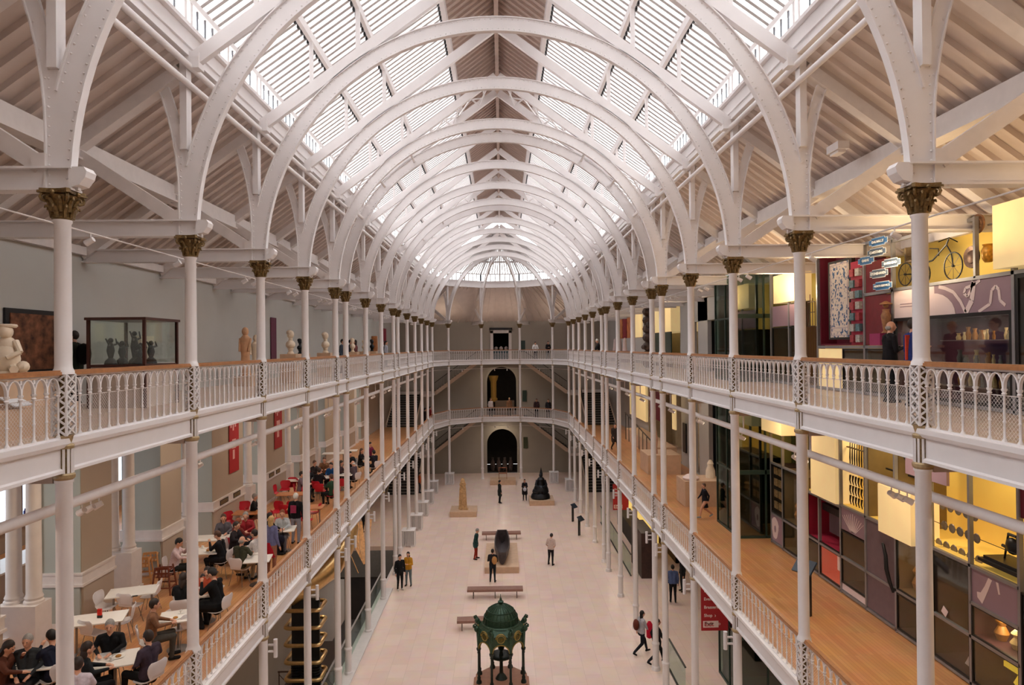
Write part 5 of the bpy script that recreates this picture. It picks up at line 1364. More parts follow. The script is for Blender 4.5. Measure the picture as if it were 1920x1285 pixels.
t = thing('weaving_rack', 'dark rack of hanging grey threads inside the open maroon case', 'rack', (XD+.55, 18.9, 6.75)); MB().box(-.2, .2, -.8, .8, .75, .95).build('beam', DARK, t, smooth=False)
m = MB()
for k in range(40): m.box(-.02, .0, -.75+k*.038, -.735+k*.038, .1, .75)
m.build('threads', mat('grey_thread', (140, 120, 124), .7), t, smooth=False)
case(19.94, 21.62, 5.80, 6.68, BROWNC, 'long low brown case near the lift')
case(19.94, 21.62, 6.72, 8.38, BROWNC, 'large brown glazed case with golden reflections near the lift')
o = solid(21.66, 22.55, 5.80, 6.72, MAUVE, 'mauve panel with a white mask motif beside the glass lift')
motif(o, [[(22.3+.28*math.cos(a)*(1+.15*math.sin(3*a)), 6.25+.36*math.sin(a)) for a in [k*PI/8 for k in range(16)]]], XD, BLUSH)
motif(o, [[(22.28+.07*math.cos(a), 6.22+.12*math.sin(a)) for a in [k*PI/4 for k in range(8)]]], XD-.005, MAUVE)
case(21.66, 22.55, 6.76, 8.38, DK, 'dark case of small framed pictures beside the glass lift')
for k in range(8):
    tag(MB().box(XD+.03, XD+.06, 21.8+.36*(k % 2), 22.06+.36*(k % 2), 6.9+.38*(k//2), 7.14+.38*(k//2)).build('small_picture', mat('small_picture_print', (170, 132, 90), .6, var=.4, scale=12), smooth=False), f'small brown framed picture beside the lift, {["left", "right"][k % 2]} column, {["lowest", "second", "third", "topmost"][k//2]}', 'picture', 'small pictures beside the lift')
# lit yellow upper part of the lower gallery wall
tag(MB().box(XD-.12, XD+.5, 17.96, 19.40, 8.06, 9.9).build('backlit_screen', LIGHTBOX, smooth=False), 'large backlit cream screen box between the second and third columns', 'lightbox')
tag(MB().box(XD-.14, XD+.5, 14.6, 15.88, 7.92, 9.05).build('backlit_screen', LIGHTBOX, smooth=False), 'large backlit cream screen box projecting beside the nearest right column', 'lightbox')
tag(MB().box(XD-.3, XD+.2, 21.0, 22.6, 9.5, 10.7).build('backlit_screen', LIGHTBOX, smooth=False), 'backlit yellow box under the gallery beside the lift', 'lightbox')
tag(MB().box(XD+.0, XD+.06, 13.6, 15.0, 9.45, 10.7).box(XD, XD+.06, 11.9, 13.5, 9.9, 10.7).build('mauve_fascia', MAUVE, smooth=False), 'mauve panel under the upper gallery near the viewer', 'panel')
tag(MB().box(XD+.0, XD+.06, 9.5, 11.66, 9.3, 10.7).build('maroon_board', MAROON, smooth=False), 'maroon panel at the top right of the lower display wall', 'panel')
IRONB = mat('dark_bronze_exhibit', (58, 50, 44), .45, .6, var=.2)
for r in range(3):
    z = 8.1+r*.42
    for k in range(5 if r else 6):
        y = 13.05+k*.24+.05*r
        t = tag(MB().lathe([(.09, -.012), (.10, 0), (.09, .012)], n=14).build('clock_wheel', mat('pewter_wheel', (120, 110, 100), .4, .5, var=.3), None, (XD+.25, y, z)), f'round pierced metal wheel hanging in the yellow case, {["lowest", "middle", "top"][r]} row, {ORDN[k]} from the right', 'wheel', f'metal wheels in the yellow case, {["lowest", "middle", "top"][r]} row')
        t.rotation_euler = (0, PI/2, 0)
    tag(MB().tube((XD+.26, 11.7, z), (XD+.26, 15.42, z), .008, n=5).build('hanging_wire', DARK), f'thin wire carrying the {["lowest", "middle", "top"][r]} row of metal wheels', 'wire')
for k in range(9):
    tag(MB().path([(0, 0, .9), (0, .02, .4), (0, 0, 0)], [.008, .02, .006], 6).build('long_spear', IRONB, None, (XD+.2, 16.85+k*.115, 8.95)), f'thin dark spear upright in the yellow case, {ORDN[k]} from the right', 'spear', 'spears in the yellow case')
for r in range(3):
    for k in range(8):
        tag(MB().path([(0, 0, .24), (0, .03, .1), (0, -.02, 0)], [.03, .02, .012], 6).build('hand_tool', IRONB, None, (XD+.2, 16.8+k*.14, 8.1+r*.27)), f'small dark tool in the yellow case, {["lowest", "middle", "top"][r]} row, {ORDN[k]} from the right', 'tool', f'tools in the yellow case, {["lowest", "middle", "top"][r]} row')
t = thing('brass_instrument', 'black mechanical instrument on a black stepped base in the yellow case', 'instrument', (XD+.35, 12.3, 8.1))
MB().box(-.3, .3, -.5, .5, .1, .16).box(-.25, .25, -.42, .42, .16, .22).build('base', DARK, t, smooth=False)
m = MB().tube((0, -.25, .22), (0, -.1, .7), .02, n=6).tube((0, .2, .22), (0, .1, .7), .02, n=6).tube((0, -.1, .7), (0, .1, .7), .03, n=6).ball((0, 0, .5), .16, 10, 6, .5, 1, 1).tube((0, -.2, .4), (0, .25, .45), .03, n=6)
m.build('mechanism', DARK, t)
tag(MB().box(XD+.05, XD+1.4, 11.7, 19.9, 8.03, 8.07).build('display_shelf', YELLOW, smooth=False), 'yellow shelf running behind the upper lower-gallery exhibits', 'shelf')
tag(MB().box(XD+.05, XD+1.2, 16.62, 16.74, 8.05, 10.5).box(XD+.05, XD+1.2, 15.4, 15.44, 8.05, 10.5).build('display_partition', mat('olive_partition', (120, 100, 62), .6), smooth=False), 'dark olive partitions between the yellow display bays', 'partition')
tag(MB().box(XD+.3, XD+.34, 14.9, 16.3, 9.3, 9.34).cbox((XD+.4, 15.2, 9.7), .5, .9, .06, rx=.6).build('dark_beam_exhibit', DARK, smooth=False), 'dark slanting exhibit high in the yellow bay', 'exhibit')
# upper gallery display
o = solid(11.72, 15.36, 12.93, 13.60, MAUVE, 'long mauve and pale pink panel with white swirling motif over the dark case')
m = MB(); m.box(XD-.004, XD, 13.9, 15.34, 12.95, 13.58)
m.prism([(14.0+.75*math.cos(a), 12.95+.48*math.sin(a)) for a in [k*PI/12 for k in range(13)]], 'x', XD-.008, XD-.004)
def stroke(pts, w):
    for (a, b), (c, d) in zip(pts, pts[1:]): m.beam((XD-.006, a, b), (XD-.006, c, d), .006, w, up=(0, (b-d), (c-a)) if abs(b-d)+abs(c-a) > 0 else (0, 0, 1))
stroke([(13.75, 13.55), (13.55, 13.50), (13.3, 13.40), (13.1, 13.2), (12.95, 12.97)], .07); stroke([(12.55, 13.57), (12.7, 13.5), (12.95, 13.45), (13.0, 13.35), (12.9, 13.28), (12.8, 13.4), (12.75, 13.57)], .06); stroke([(12.72, 13.55), (12.78, 13.2), (12.95, 12.97)], .12)
stroke([(12.6, 12.97), (12.3, 13.1), (12.25, 13.35), (12.15, 13.42), (12.08, 13.35), (12.05, 13.15), (11.92, 13.05)], .06)
m.build('printed_motif', BLUSH, o, smooth=False)
MB().box(XD-.012, XD-.008, 14.3, 15.1, 13.2, 13.215).box(XD-.012, XD-.008, 14.4, 15.1, 13.26, 13.275).build('caption_lines', MAUVE, o, smooth=False)
case(11.76, 15.34, G2+.08, 12.96, PLUM, 'wide dark plum case of vessels on shelves, upper gallery', depth=1.1, fw=.07)
case(8.2, 11.68, G2+.08, 13.58, DK, 'dark glazed case at the right edge of the upper gallery', fw=.07)
t = thing('case_shelves', 'glass shelves inside the wide plum case', 'shelf', (XD, 0, 0))
for z in (11.5, 11.95, 12.42): MB().box(.1, 1.0, 11.85, 13.9, z, z+.02).build('shelf', mat('glass_shelf', (150, 130, 130), .2), t, smooth=False)
IV = [mat('ivory_vessel', (216, 184, 130), .5, var=.2, scale=12), mat('amber_vessel', (170, 112, 50), .4, var=.2, scale=12), mat('grey_vessel', (120, 112, 104), .5, var=.2, scale=12)]
for r, z in enumerate((11.52, 11.97, 12.44)):
    for k in range(13):
        y = 11.95+k*.15; h = .14+.14*rnd.random(); w = .03+.035*rnd.random(); q = rnd.randrange(3) if r < 2 else k % 2
        tag(MB().lathe([(w*.8, 0), (w, h*.4), (w*.5, h*.75), (w*.8, h)], n=10).build('small_vessel', IV[q], None, (XD+.3+.2*rnd.random(), y, z)), f'small {["ivory", "amber", "grey"][q]} vessel on the {["lowest", "middle", "top"][r]} shelf of the plum case, {ORDN[k]} from the right', 'vessel', f'{["ivory", "amber", "grey"][q]} vessels on the {["lowest", "middle", "top"][r]} shelf of the plum case')
# tall maroon bay with the framed carpet
tag(MB().box(XD+.5, XD+.56, 16.6, 19.06, 12.34, 14.85).box(XD+.05, XD+.5, 19.0, 19.06, 12.34, 14.85).box(XD+.05, XD+.5, 16.6, 19.0, 12.34, 12.38).build('maroon_bay', MAROON, smooth=False), 'deep maroon recess behind the framed carpet', 'display bay')
def carpet():
    m = bpy.data.materials.new('patterned_carpet'); m.use_nodes = True; nt = m.node_tree; b = nt.nodes['Principled BSDF']; L = nt.links.new
    tc = nt.nodes.new('ShaderNodeTexCoord'); v = nt.nodes.new('ShaderNodeTexVoronoi'); v.inputs['Scale'].default_value = 26
    w = nt.nodes.new('ShaderNodeTexWave'); w.inputs['Scale'].default_value = 7; w.inputs['Distortion'].default_value = 9; w.inputs['Detail'].default_value = 3
    r = nt.nodes.new('ShaderNodeValToRGB'); e = r.color_ramp.elements; e[0].color = (*lin((62, 92, 130)), 1); e[1].color = (*lin((222, 206, 190)), 1); e[0].position = .5; e[1].position = .95
    mx = nt.nodes.new('ShaderNodeMath'); mx.operation = 'MULTIPLY_ADD'; mx.inputs[1].default_value = .7
    L(tc.outputs['Object'], v.inputs['Vector']); L(tc.outputs['Object'], w.inputs['Vector']); L(v.outputs['Distance'], mx.inputs[0]); L(w.outputs['Fac'], mx.inputs[2])
    L(mx.outputs[0], r.inputs['Fac']); L(r.outputs['Color'], b.inputs['Base Color']); b.inputs['Roughness'].default_value = .9
    return m
t = thing('framed_carpet', 'tall framed blue and cream patterned carpet in the maroon bay', 'carpet', (XD+.05, 17.3, 12.5))
MB().box(0, .10, 0, 1.25, 0, 2.15).build('frame', DARKER, t, smooth=False)
MB().box(-.02, -.001, .12, 1.12, .06, 2.08).build('field', carpet(), t, smooth=False)
MB().box(-.03, -.021, .16, .19, .1, 2.04).box(-.03, -.021, 1.05, 1.08, .1, 2.04).box(-.03, -.021, .16, 1.08, .1, .13).box(-.03, -.021, .16, 1.08, 2.01, 2.04).box(-.03, -.021, .2, 1.04, .3, .33).build('border', mat('carpet_border', (196, 178, 176), .9), t, smooth=False)
solid(16.62, 17.26, 12.34, 14.5, CRIMSON, 'bright crimson panel carrying small framed objects')
for r in range(7):
    for c in range(2):
        y, z = 16.70+c*.28, 12.42+r*.28
        tag(MB().box(XD-.09, XD-.005, y, y+.19, z, z+.19).build('mounted_object', mat(['mounted_grey', 'mounted_red', 'mounted_teal'][(r*2+c) % 3], [(170, 164, 158), (150, 50, 60), (90, 120, 128)][(r*2+c) % 3], .5, var=.35, scale=20), smooth=False), f'small square object mounted on the crimson panel, {["left", "right"][1-c]} column, {ORD[r] if r else "lowest"} from the bottom', 'object', 'objects mounted on the crimson panel')
solid(15.40, 16.58, 12.34, 13.56, mat('dark_red_panel', (112, 24, 34), .6, var=.1), 'dark red panel below the station name signs')
tag(MB().box(XD-.25, XD-.01, 15.5, 15.95, 12.34, 12.62).build('magenta_box', mat('magenta_block', (150, 34, 88), .5), smooth=False), 'magenta box standing below the dark red panel', 'box')
m = MB().lathe([(.10, 0), (.06, .05), (.09, .25), (.11, .4), (.07, .5), (.08, .55)], n=14).ball((0, 0, .64), .07, 8, 6).lathe([(.13, .66), (.13, .68), (.02, .74)], n=14)
tag(m.build('carved_figure', mat('carved_amber_wood', (150, 104, 66), .5, var=.3, scale=14), None, (XD-.15, 15.42, 12.63)), 'small carved hatted figure beside the dark red panel', 'figure')
tag(MB().box(XD+.02, XD+.06, 15.4, 16.58, 13.62, 14.4).build('dark_red_upper', mat('dark_red_panel', (112, 24, 34)), smooth=False), 'dark red panel behind the lower station signs', 'panel')
case(15.40, 17.7, G2+.08, 12.26, BROWNC, 'low brown slatted case below the maroon bay')
solid(17.72, 19.06, G2+.08, 12.26, LIGHTBOX, 'cream backlit panel below the maroon bay')
case(20.2, 22.3, G2+.08, 12.94, BROWNC, 'brown glazed case beside the lift, upper gallery')
solid(20.2, 22.3, 12.96, 13.65, MAUVE, 'mauve panel with a white castle motif beside the lift')
tag(MB().box(XD-.1, XD+.4, 20.3, 21.95, 13.72, 14.62).build('backlit_screen', LIGHTBOX, smooth=False), 'backlit cream screen box high beside the lift, upper gallery', 'lightbox')
tag(MB().box(XD-.2, XD+.3, 9.5, 11.95, 13.70, 14.85).build('backlit_screen', LIGHTBOX, smooth=False), 'large pale backlit screen at the top right edge', 'lightbox')
m = MB()
for k in range(7): m.tube((XD-.05, 19.15+k*.15, G2+.1), (XD-.05, 19.15+k*.15, 13.6+.12*(k % 3)), .012, n=5)
for z in (12.9, 13.3, 13.6): m.box(XD-.06, XD-.04, 19.15, 19.6, z, z+.02)
tag(m.build('bronze_rods', mat('bronze_rod', (96, 66, 56), .4, .5)), 'cluster of thin upright bronze rods left of the maroon bay', 'rods')
# station name signs
ENAM = mat('enamel_blue', (60, 104, 150), .35, var=.05); ENW = mat('enamel_white', (226, 226, 226), .35); ENG = mat('enamel_grey', (84, 96, 112), .35)
def text_mesh(s, size, ext=.003):
    c = bpy.data.curves.new('t', 'FONT'); c.body = s; c.size = size; c.align_x = 'CENTER'; c.align_y = 'CENTER'; c.extrude = ext; c.offset = size*.025
    o = bpy.data.objects.new('t', c); COL.objects.link(o)
    me = bpy.data.meshes.new_from_object(o.evaluated_get(bpy.context.evaluated_depsgraph_get())); bpy.data.objects.remove(o); me.name = 'lettering'
    return me
def station(s, px, py, L, rz, c, desc):
    p = at(px, py, X=XD-.25)
    t = thing('station_sign', f'{desc} reading {s}', 'sign', p, -PI/2+rz, 'station name signs')
    for q, (w, h, m_) in enumerate(((L, .13, ENW), (L-.02, .11, c))):
        m = MB(); y = -.01-.006*q
        m.box(-w/2, w/2, y, y+.006, -h/2, h/2); m.box(-w/2*.72, w/2*.72, y, y+.006, -h/2-.035, h/2+.035)
        m.build('plate' if q else 'rim', m_, t, smooth=False)
    MB().tube((0, 0, 0), (0, .27, 0), .012, n=6).build('bracket', STEEL, t)
    me = text_mesh(s, min(.085, L*1.35/len(s))); me.materials.append(ENW)
    o = put('lettering', me, t, (0, -.024, -.0)); o.rotation_euler = (PI/2, 0, 0)
station('DALMALLY', 1647, 453, .66, .1, ENAM, 'blue oval station sign, topmost')
station('CARSTAIRS', 1644, 473, .62, .15, ENG, 'grey station sign, second from the top')
station('GARVE', 1624, 489, .60, .1, ENAM, 'blue station sign at the left')
station('BARRHEAD', 1671, 493, .62, .1, ENG, 'grey station sign at the right')
station('STONEHAVEN', 1648, 513, .64, .1, ENG, 'grey station sign below the middle')
station('NORTH BERWICK', 1655, 536, .66, .1, ENAM, 'blue station sign, lowest')
# tricycle, dishes, golden vase on the high shelf
t = thing('tricycle', 'antique black tricycle with a wicker seat on the high yellow shelf', 'tricycle', (XD+.2, 14.15, 13.68))
BK = DARK
def wheel(y, z, r, x=0):
    m = MB(); m.path([(x, y+r*math.cos(a*PI/12), z+r*math.sin(a*PI/12)) for a in range(24)], .014, 6, closed=True)
    for k in range(8): m.tube((x, y, z), (x, y+r*math.cos(k*PI/4), z+r*math.sin(k*PI/4)), .004, n=4, caps=False)
    m.tube((x-.03, y, z), (x+.03, y, z), .02, n=8); m.build('wheel', BK, t)
wheel(.75, .25, .25, -.2); wheel(.75, .25, .25, .2); wheel(-.55, .28, .28)
m = MB().path([(0, .75, .25), (0, .4, .45), (0, .1, .48), (0, -.35, .75), (0, -.42, .85)], .018, 6).path([(0, -.35, .75), (0, -.5, .55), (0, -.55, .28)], .014, 6).path([(0, -.1, .55), (.0, -.1, .7), (0, .2, .75)], .012, 6).tube((-.22, .75, .25), (.22, .75, .25), .012, n=6).path([(-.2, -.40, .8), (0, -.44, .88), (.2, -.40, .8)], .012, 6)
m.build('frame', BK, t)
MB().box(-.16, .16, .60, .84, .52, .56).box(-.16, .16, .80, .84, .56, .86).build('seat', mat('wicker_seat', (104, 88, 66), .7, var=.3, scale=30), t, smooth=False)
def dish(px, py, r, rgb, label):
    o = MB().lathe([(r, 0), (r*.96, .03), (r*.6, .015), (r*.55, .03), (r*.2, .05), (.01, .05)], n=24).build('round_dish', mat('dish_%d' % rgb[0], rgb, .4, .6, var=.4, scale=18), None, at(px, py, X=XD+.1)); o.rotation_euler = (0, -PI/2, 0); tag(o, label, 'dish', None)
dish(1834, 420, .19, (150, 112, 84), 'pale bronze embossed dish, the upper one')
dish(1823, 482, .22, (92, 66, 52), 'dark bronze embossed dish, the lower one')
tag(MB().lathe([(.06, -.16), (.10, -.1), (.12, .05), (.08, .14), (.10, .18)], n=14).build('golden_vase', mat('golden_glaze', (200, 140, 40), .3, .3, var=.35, scale=16), None, at(1853, 476, X=XD+.1)), 'golden amber vase right of the dark bronze dish', 'vase')
m = MB().tube((XD+.2, 9, 14.1), (XD+.2, 12.6, 14.1), .02, n=6).tube((XD+.2, 9, 14.62), (XD+.2, 12.6, 14.62), .02, n=6); tag(m.build('hanging_rails', STEEL), 'two steel rails carrying the bronze dishes', 'rail')
# glass lift tower
t = thing('glass_lift', 'dark green glass lift enclosure rising through both right galleries', 'lift', (0, 0, 0))
x0, x1, y0, y1 = 8.2, 10.1, 23.05, 25.3
GF = mat('lift_frame', (58, 78, 70), .4, .4)
for z0, z1 in ((0, G1-.35), (G1, G2-.35), (G2, 14.9)):
    for (a, b) in ((8.2, 9.15), (9.15, 10.1)): MB().box(a+.03, b-.03, y0, y0+.02, z0+.05, z1).build('pane', GREENGLASS, t, smooth=False)
    for (a, b) in ((y0, (y0+y1)/2), ((y0+y1)/2, y1)): MB().box(x0, x0+.02, a+.03, b-.03, z0+.05, z1).build('pane', GREENGLASS, t, smooth=False)
    m = MB()
    for x, y in ((x0, y0), (x0, y1), (x1, y0), (x0, (y0+y1)/2), ((x0+x1)/2, y0)): m.box(x-.03, x+.03, y-.03, y+.03, z0, z1)
    m.box(x0, x1, y0-.03, y0+.04, z0+2.2, z0+2.35).box(x0-.03, x0+.04, y0, y1, z0+2.2, z0+2.26).box(x0, x1, y0-.03, y0+.03, z0, z0+.08).box(x0-.03, x0+.03, y0, y1, z0, z0+.08)
    m.build('frame', GF, t, smooth=False)
MB().box(x0+.1, x1+.3, y0+1.9, y1-.05, 0, 14.9).box(x1, x1+.1, y0, y1, 0, 14.9).build('shaft_back', mat('lift_shaft_dark', (40, 56, 50), .5), t, smooth=False)
MB().box(x0+.3, x0+1.3, y0+.6, y0+1.7, G1+.3, G1+2.5).box(x0+.3, x0+1.3, y0+.6, y0+1.7, G2+.5, G2+2.7).build('lift_car', mat('lift_car_steel', (70, 84, 80), .3, .5), t, smooth=False)
# desk, plinth sculptures, kiosk on the right lower gallery
def box_thing(name, label, cat, b, m_, base=None):
    t = thing(name, label, cat, (0, 0, 0)); MB().box(*b).build('body', m_, t, smooth=False)
    return t
t = box_thing('display_counter', 'pale wooden counter with a white model on top, right lower gallery', 'counter', (7.6, 9.2, 27.6, 29.0, G1, G1+1.05), PLINTH)
tag(MB().lathe([(.3, 0), (.35, .08), (.2, .2), (.05, .25)], n=10).build('white_model', BLUSH, None, (7.95, 28.0, G1+1.06)), 'white sculpted model on the pale counter', 'model')
t = box_thing('display_counter', 'second pale wooden counter farther along the right lower gallery', 'counter', (7.6, 9.3, 34.6, 36.6, G1, G1+1.0), PLINTH)
tag(MB().lathe([(.15, 0), (.12, .3), (.16, .7), (.10, 1.2), (.05, 1.5)], n=8).build('carved_pole', mat('pink_carving', (190, 140, 116), .6, var=.2), None, (8.1, 35.2, G1+1.0)), 'slim pinkish carving on the second pale counter', 'sculpture')
m = MB().lathe([(.22, 0), (.20, .3), (.12, .5), (.14, .6), (.05, .75)], n=10); tag(m.build('pale_bust', MARBLE, None, (8.9, 28.4, G1+1.05)), 'pale small bust on the counter by the blue doorway', 'bust')
t = lectern(7.55, 16.45, G1, -1.0, 1.2, 'black touchscreen kiosk standing on the oak floor by the second right column', 1.0)
tag(MB().box(0, .06, 0, .6, 0, 1.6).build('wall_sign_strip', DARK, None, (XW-.1, 36.4, G1+.8)), 'narrow dark information strip on the right gallery wall', 'sign')
# right upper gallery beyond the lift: totem pole, yellow lit case, red and cream hangings
m = MB()
for k in range(7): m.ball((0, 0, .25+.5*k), .34, 8, 6, 1, 1, .85)
for s in (-1, 1): m.tube((0, s*.2, 3.3), (0, s*.45, 3.9), .12, .05, 6); m.ball((0, s*.25, 2.5), .2, 6, 5); m.ball((-.25, s*.15, 1.2), .14, 6, 5)
tag(m.build('totem_pole', mat('carved_dark_wood', (78, 56, 44), .6, var=.6, scale=5), None, (8.6, 38.8, G2)), 'tall carved dark totem pole on the right upper gallery', 'totem pole')
tag(MB().box(10.05, XW+1.6, 39.3, 45.9, G2+2.1, G2+3.8).build('backlit_screen', LIGHTBOX, smooth=False), 'yellow backlit screen behind the totem pole', 'lightbox')
tag(MB().box(10.05, 10.11, 39.3, 45.9, G2, G2+2.1).build('green_glass_screen', mat('dark_green_panel', (48, 66, 58), .2), smooth=False), 'dark green glass panel below the yellow screen', 'panel')
tag(MB().box(8.0, 8.08, 45.2, 46.0, G2, G2+3.2).build('teal_figure', mat('teal_carving', (60, 100, 104), .5, var=.4, scale=4), smooth=False), 'tall teal panel figure between two right columns', 'figure')
tag(MB().box(10.05, XW, 47.6, 51.2, G2+1.9, G2+3.7).build('backlit_screen', LIGHTBOX, smooth=False), 'small yellow backlit screen with dark patches', 'lightbox')
for k, c in enumerate(((200, 120, 70), (140, 40, 48), (206, 130, 80))):
    tag(MB().box(10.08, XW, 51.6+k*1.9, 53.2+k*1.9, G2+1.9, G2+3.5).build('hanging_textile', mat('textile_%d' % c[0], c, .8, var=.3, scale=3), smooth=False), f'{["orange", "dark red", "pale orange"][k]} hanging textile far along the right upper gallery', 'textile')
for k in range(3):
    tag(MB().lathe([(.22, 0), (.16, .3), (.12, .9), (.05, 1.0)], n=8).build('white_garment', BLUSH, None, (9.6, 51.6+k*2.2, G2+.9)), f'white garment on a stand, {ORD[k]} from the viewer, under the textiles', 'garment')
    tag(MB().box(9.3, 9.9, 51.2+k*2.2, 52.0+k*2.2, G2, G2+.9).build('garment_plinth', MAUVE, smooth=False), f'mauve plinth under the {ORD[k]} white garment', 'plinth')
# yellow lit case on the right lower gallery, far
tag(MB().box(10.0, XW, 46.2, 52, G1+1.4, G1+4.6).build('backlit_screen', LIGHTBOX, smooth=False), 'yellow backlit screen far along the right lower gallery', 'lightbox')
tag(MB().box(9.6, 9.7, 36.9, 37.5, G1+2.0, G1+4.8).build('backlit_screen', LIGHTBOX, smooth=False), 'narrow yellow backlit strip right of the carving', 'lightbox')
tag(MB().box(10.0, XW+.05, 41.8, 45.0, G1+1.9, G1+5.0).build('maroon_hanging', MAROON, smooth=False), 'maroon hanging panel far along the right lower gallery', 'panel')
m = MB(); m.beam((8.9, 38.5, G1+.9), (8.9, 48, G1+1.9), .05, .06)
for k in range(9): m.box(8.88, 8.92, 38.6+k*1.15, 38.64+k*1.15, G1, G1+.9+k*.12)
tag(m.build('ramp_rail', DARK, smooth=False), 'black handrail of the ramp on the right lower gallery', 'rail')
tag(MB().box(8.95, 10.1, 38.5, 48, G1, G1+.8).build('ramp_wall', PLINTH, smooth=False), 'pale wooden ramp parapet on the right lower gallery', 'parapet')
# banners with directions
def sign_banner(x0, x1, y, z0, z1, lines, label):
    t = thing('direction_banner', label, 'sign', (0, 0, 0)); MB().box(x0, x1, y, y+.04, z0, z1).build('panel', RED, t, smooth=False)
    h = (z1-z0)
    for k, s in enumerate(lines):
        last = k == len(lines)-1
        z = z1-h*(.20+.165*k) if not last else z0+h*.13
        me = text_mesh(s, .15 if not last else .22); me.materials.append(RED if last else BLUSH)
        w = max(v.co.x for v in me.vertices)
        o = put('lettering', me, t, (x0+.10+w, y-.006, z)); o.rotation_euler = (PI/2, 0, 0)
        if last: MB().box(x0+.06, x0+.62, y-.003, y, z-.12, z+.12).build('exit_plate', BLUSH, t, smooth=False)
sign_banner(7.2, 8.35, 24.2, 2.05, 3.85, ['Balcony', 'Events', 'Brasserie', 'Shop  ›', 'Toilets  ‹›', 'Exit'], 'red hanging direction banner ending in Exit under the right gallery')
sign_banner(7.3, 8.3, 44.0, 1.6, 3.3, ['Shop', 'Toilets', 'Exit'], 'second red direction banner, farther along under the right gallery')
# dim shop front on the right ground floor
tag(MB().box(8.9, 9.0, 38.5, 47, 1.0, 2.9).build('lit_shop_panel', mat('shop_light', (255, 214, 120), .6, emit=.7), smooth=False), 'yellow lit panels of the shop under the right gallery', 'lightbox')
tag(MB().box(8.0, 8.9, 39, 46.5, 0, 1.1).build('shop_counter', DARKER, smooth=False), 'dark shop counter under the right gallery', 'counter')
tag(MB().box(7.4, 8.1, 35.6, 38.4, 0, 2.4).build('shop_display', mat('dark_brown_display', (58, 36, 30), .5, var=.4, scale=4), smooth=False), 'dark brown shop display unit under the right gallery', 'display unit')
for k, (y0, y1) in enumerate(((36.0, 47.0), (23.3, 25.6))):
    t = thing('glass_balustrade', ['clear glass screen in front of the shop', 'clear glass screen at the foot of the lift'][k], 'balustrade', (0, 0, 0))
    n = int((y1-y0)/1.8) or 1; w = (y1-y0)/n; x = 6.9 if k == 0 else 6.35
    for j in range(n): MB().box(x, x+.02, y0+j*w+.03, y0+(j+1)*w-.03, .05, 1.15).build('pane', CLEAR, t, smooth=False)
    MB().box(x-.02, x+.04, y0, y1, 1.15, 1.19).box(x-.02, x+.04, y0, y1, 0, .05).build('rail', DARK, t, smooth=False)
# visitors at the upper display
person('person in black at the plum case, left of the nearest right column', (8.45, 14.35, G2), 95, 'hold', (22, 20, 24), (24, 24, 30), hair='grey', bald=True, voxel=.015)
o = person('person in a blue jacket with orange at the plum case', (8.3, 13.3, G2), 90, 'hold', (34, 50, 110), (30, 30, 40), hair='dark', voxel=.015)
tag(MB().box(-.05, .05, -.28, -.24, .95, 1.45).build('orange_scarf', cmat((200, 70, 50)), None, (8.2, 13.55, G2)), 'orange scarf hanging on the blue-jacketed visitor', 'scarf')
# ================================================================== LEFT UPPER GALLERY
t = thing('wall_tapestry', 'dark brown hanging tapestry in a black frame on the left wall', 'tapestry', (-XW+.0, 13.9, 12.0))
MB().box(.02, .06, 0, 2.1, -.3, 1.3).build('frame', DARK, t, smooth=False)
MB().box(.06, .08, .12, 1.98, .0, 1.2).build('cloth', mat('tapestry_weave', (112, 70, 48), .9, var=.8, scale=5), t, smooth=False)
tag(MB().box(-.4, .4, -.6, .6, 0, .9).box(-.5, .5, -.9, .9, 0, .45).build('statue_plinth', PLINTH, None, (-7.55, 10.5, G2), smooth=False), 'stepped pale plinth under the marble child at the left edge', 'plinth')
m = MB(); m.lathe([(.28, 0), (.30, .06), (.20, .10)], n=12); m.ball((0, -.02, .28), .2, 12, 8, 1, .8, 1.2); m.ball((0, 0, .48), .14, 10, 8, 1, .75, 1.1); m.ball((0, -.02, .70), .105, 12, 10, .9, 1, 1.1); m.path([(.10*math.cos(q), .02+.10*math.sin(q), .79) for q in [k*PI/6 for k in range(12)]], .03, 6, closed=True)
for s in (-1, 1):
    m.tube((s*.13, 0, .55), (s*.24, -.05, .38), .05, .04, 8); m.tube((s*.24, -.05, .38), (s*.12, -.18, .30), .04, .035, 8); m.tube((s*.1, 0, .15), (s*.25, -.2, .12), .08, .06, 8)
    m.ball((s*.3, -.08, .16), .09, 8, 6)
tag(m.build('marble_child', MARBLE, None, (-7.55, 10.45, G2+.9)), 'cream marble seated child with a head wreath at the left edge', 'statue')
tag(MB().cbox((0, 0, .06), .28, .36, .02, ry=.5).build('caption_card', mat('caption_white', (220, 220, 222), .4, var=.02), None, (-7.1, 10.0, G2+.5)), 'tilted white caption card on the stepped plinth', 'caption card')
stander(141, 760, G2, -95, 'person in a dark green jacket behind the nearest left column', top=(38, 44, 34), bottom=(34, 34, 44), hair='dark', coat=.3)
pp = flr(141, 760, 0, G2)
m = MB().ball((0, 0, 0), .2, 10, 8, .8, .9, 1.3); tag(m.build('backpack', cmat((20, 20, 22)), None, (pp[0]+.22, pp[1]-.02, G2+1.22)), 'black backpack worn by the visitor in dark green', 'backpack')
t = thing('bronze_showcase', 'mahogany framed glass showcase of dark bronzes on the left upper gallery', 'display case', (-8.55, 15.9, G2))
MH = mat('mahogany', (74, 36, 28), .4, var=.15); w, l, z0, z1 = .62, .75, 1.0, 1.98
m = MB()
for sx in (-1, 1):
    for sy in (-1, 1): m.box(sx*w-.03, sx*w+.03, sy*l-.03, sy*l+.03, 0, z1)
m.box(-w-.06, w+.06, -l-.06, l+.06, z1, z1+.06); m.box(-w, w, -l, l, z0-.08, z0-.02); m.build('frame', MH, t, smooth=False)
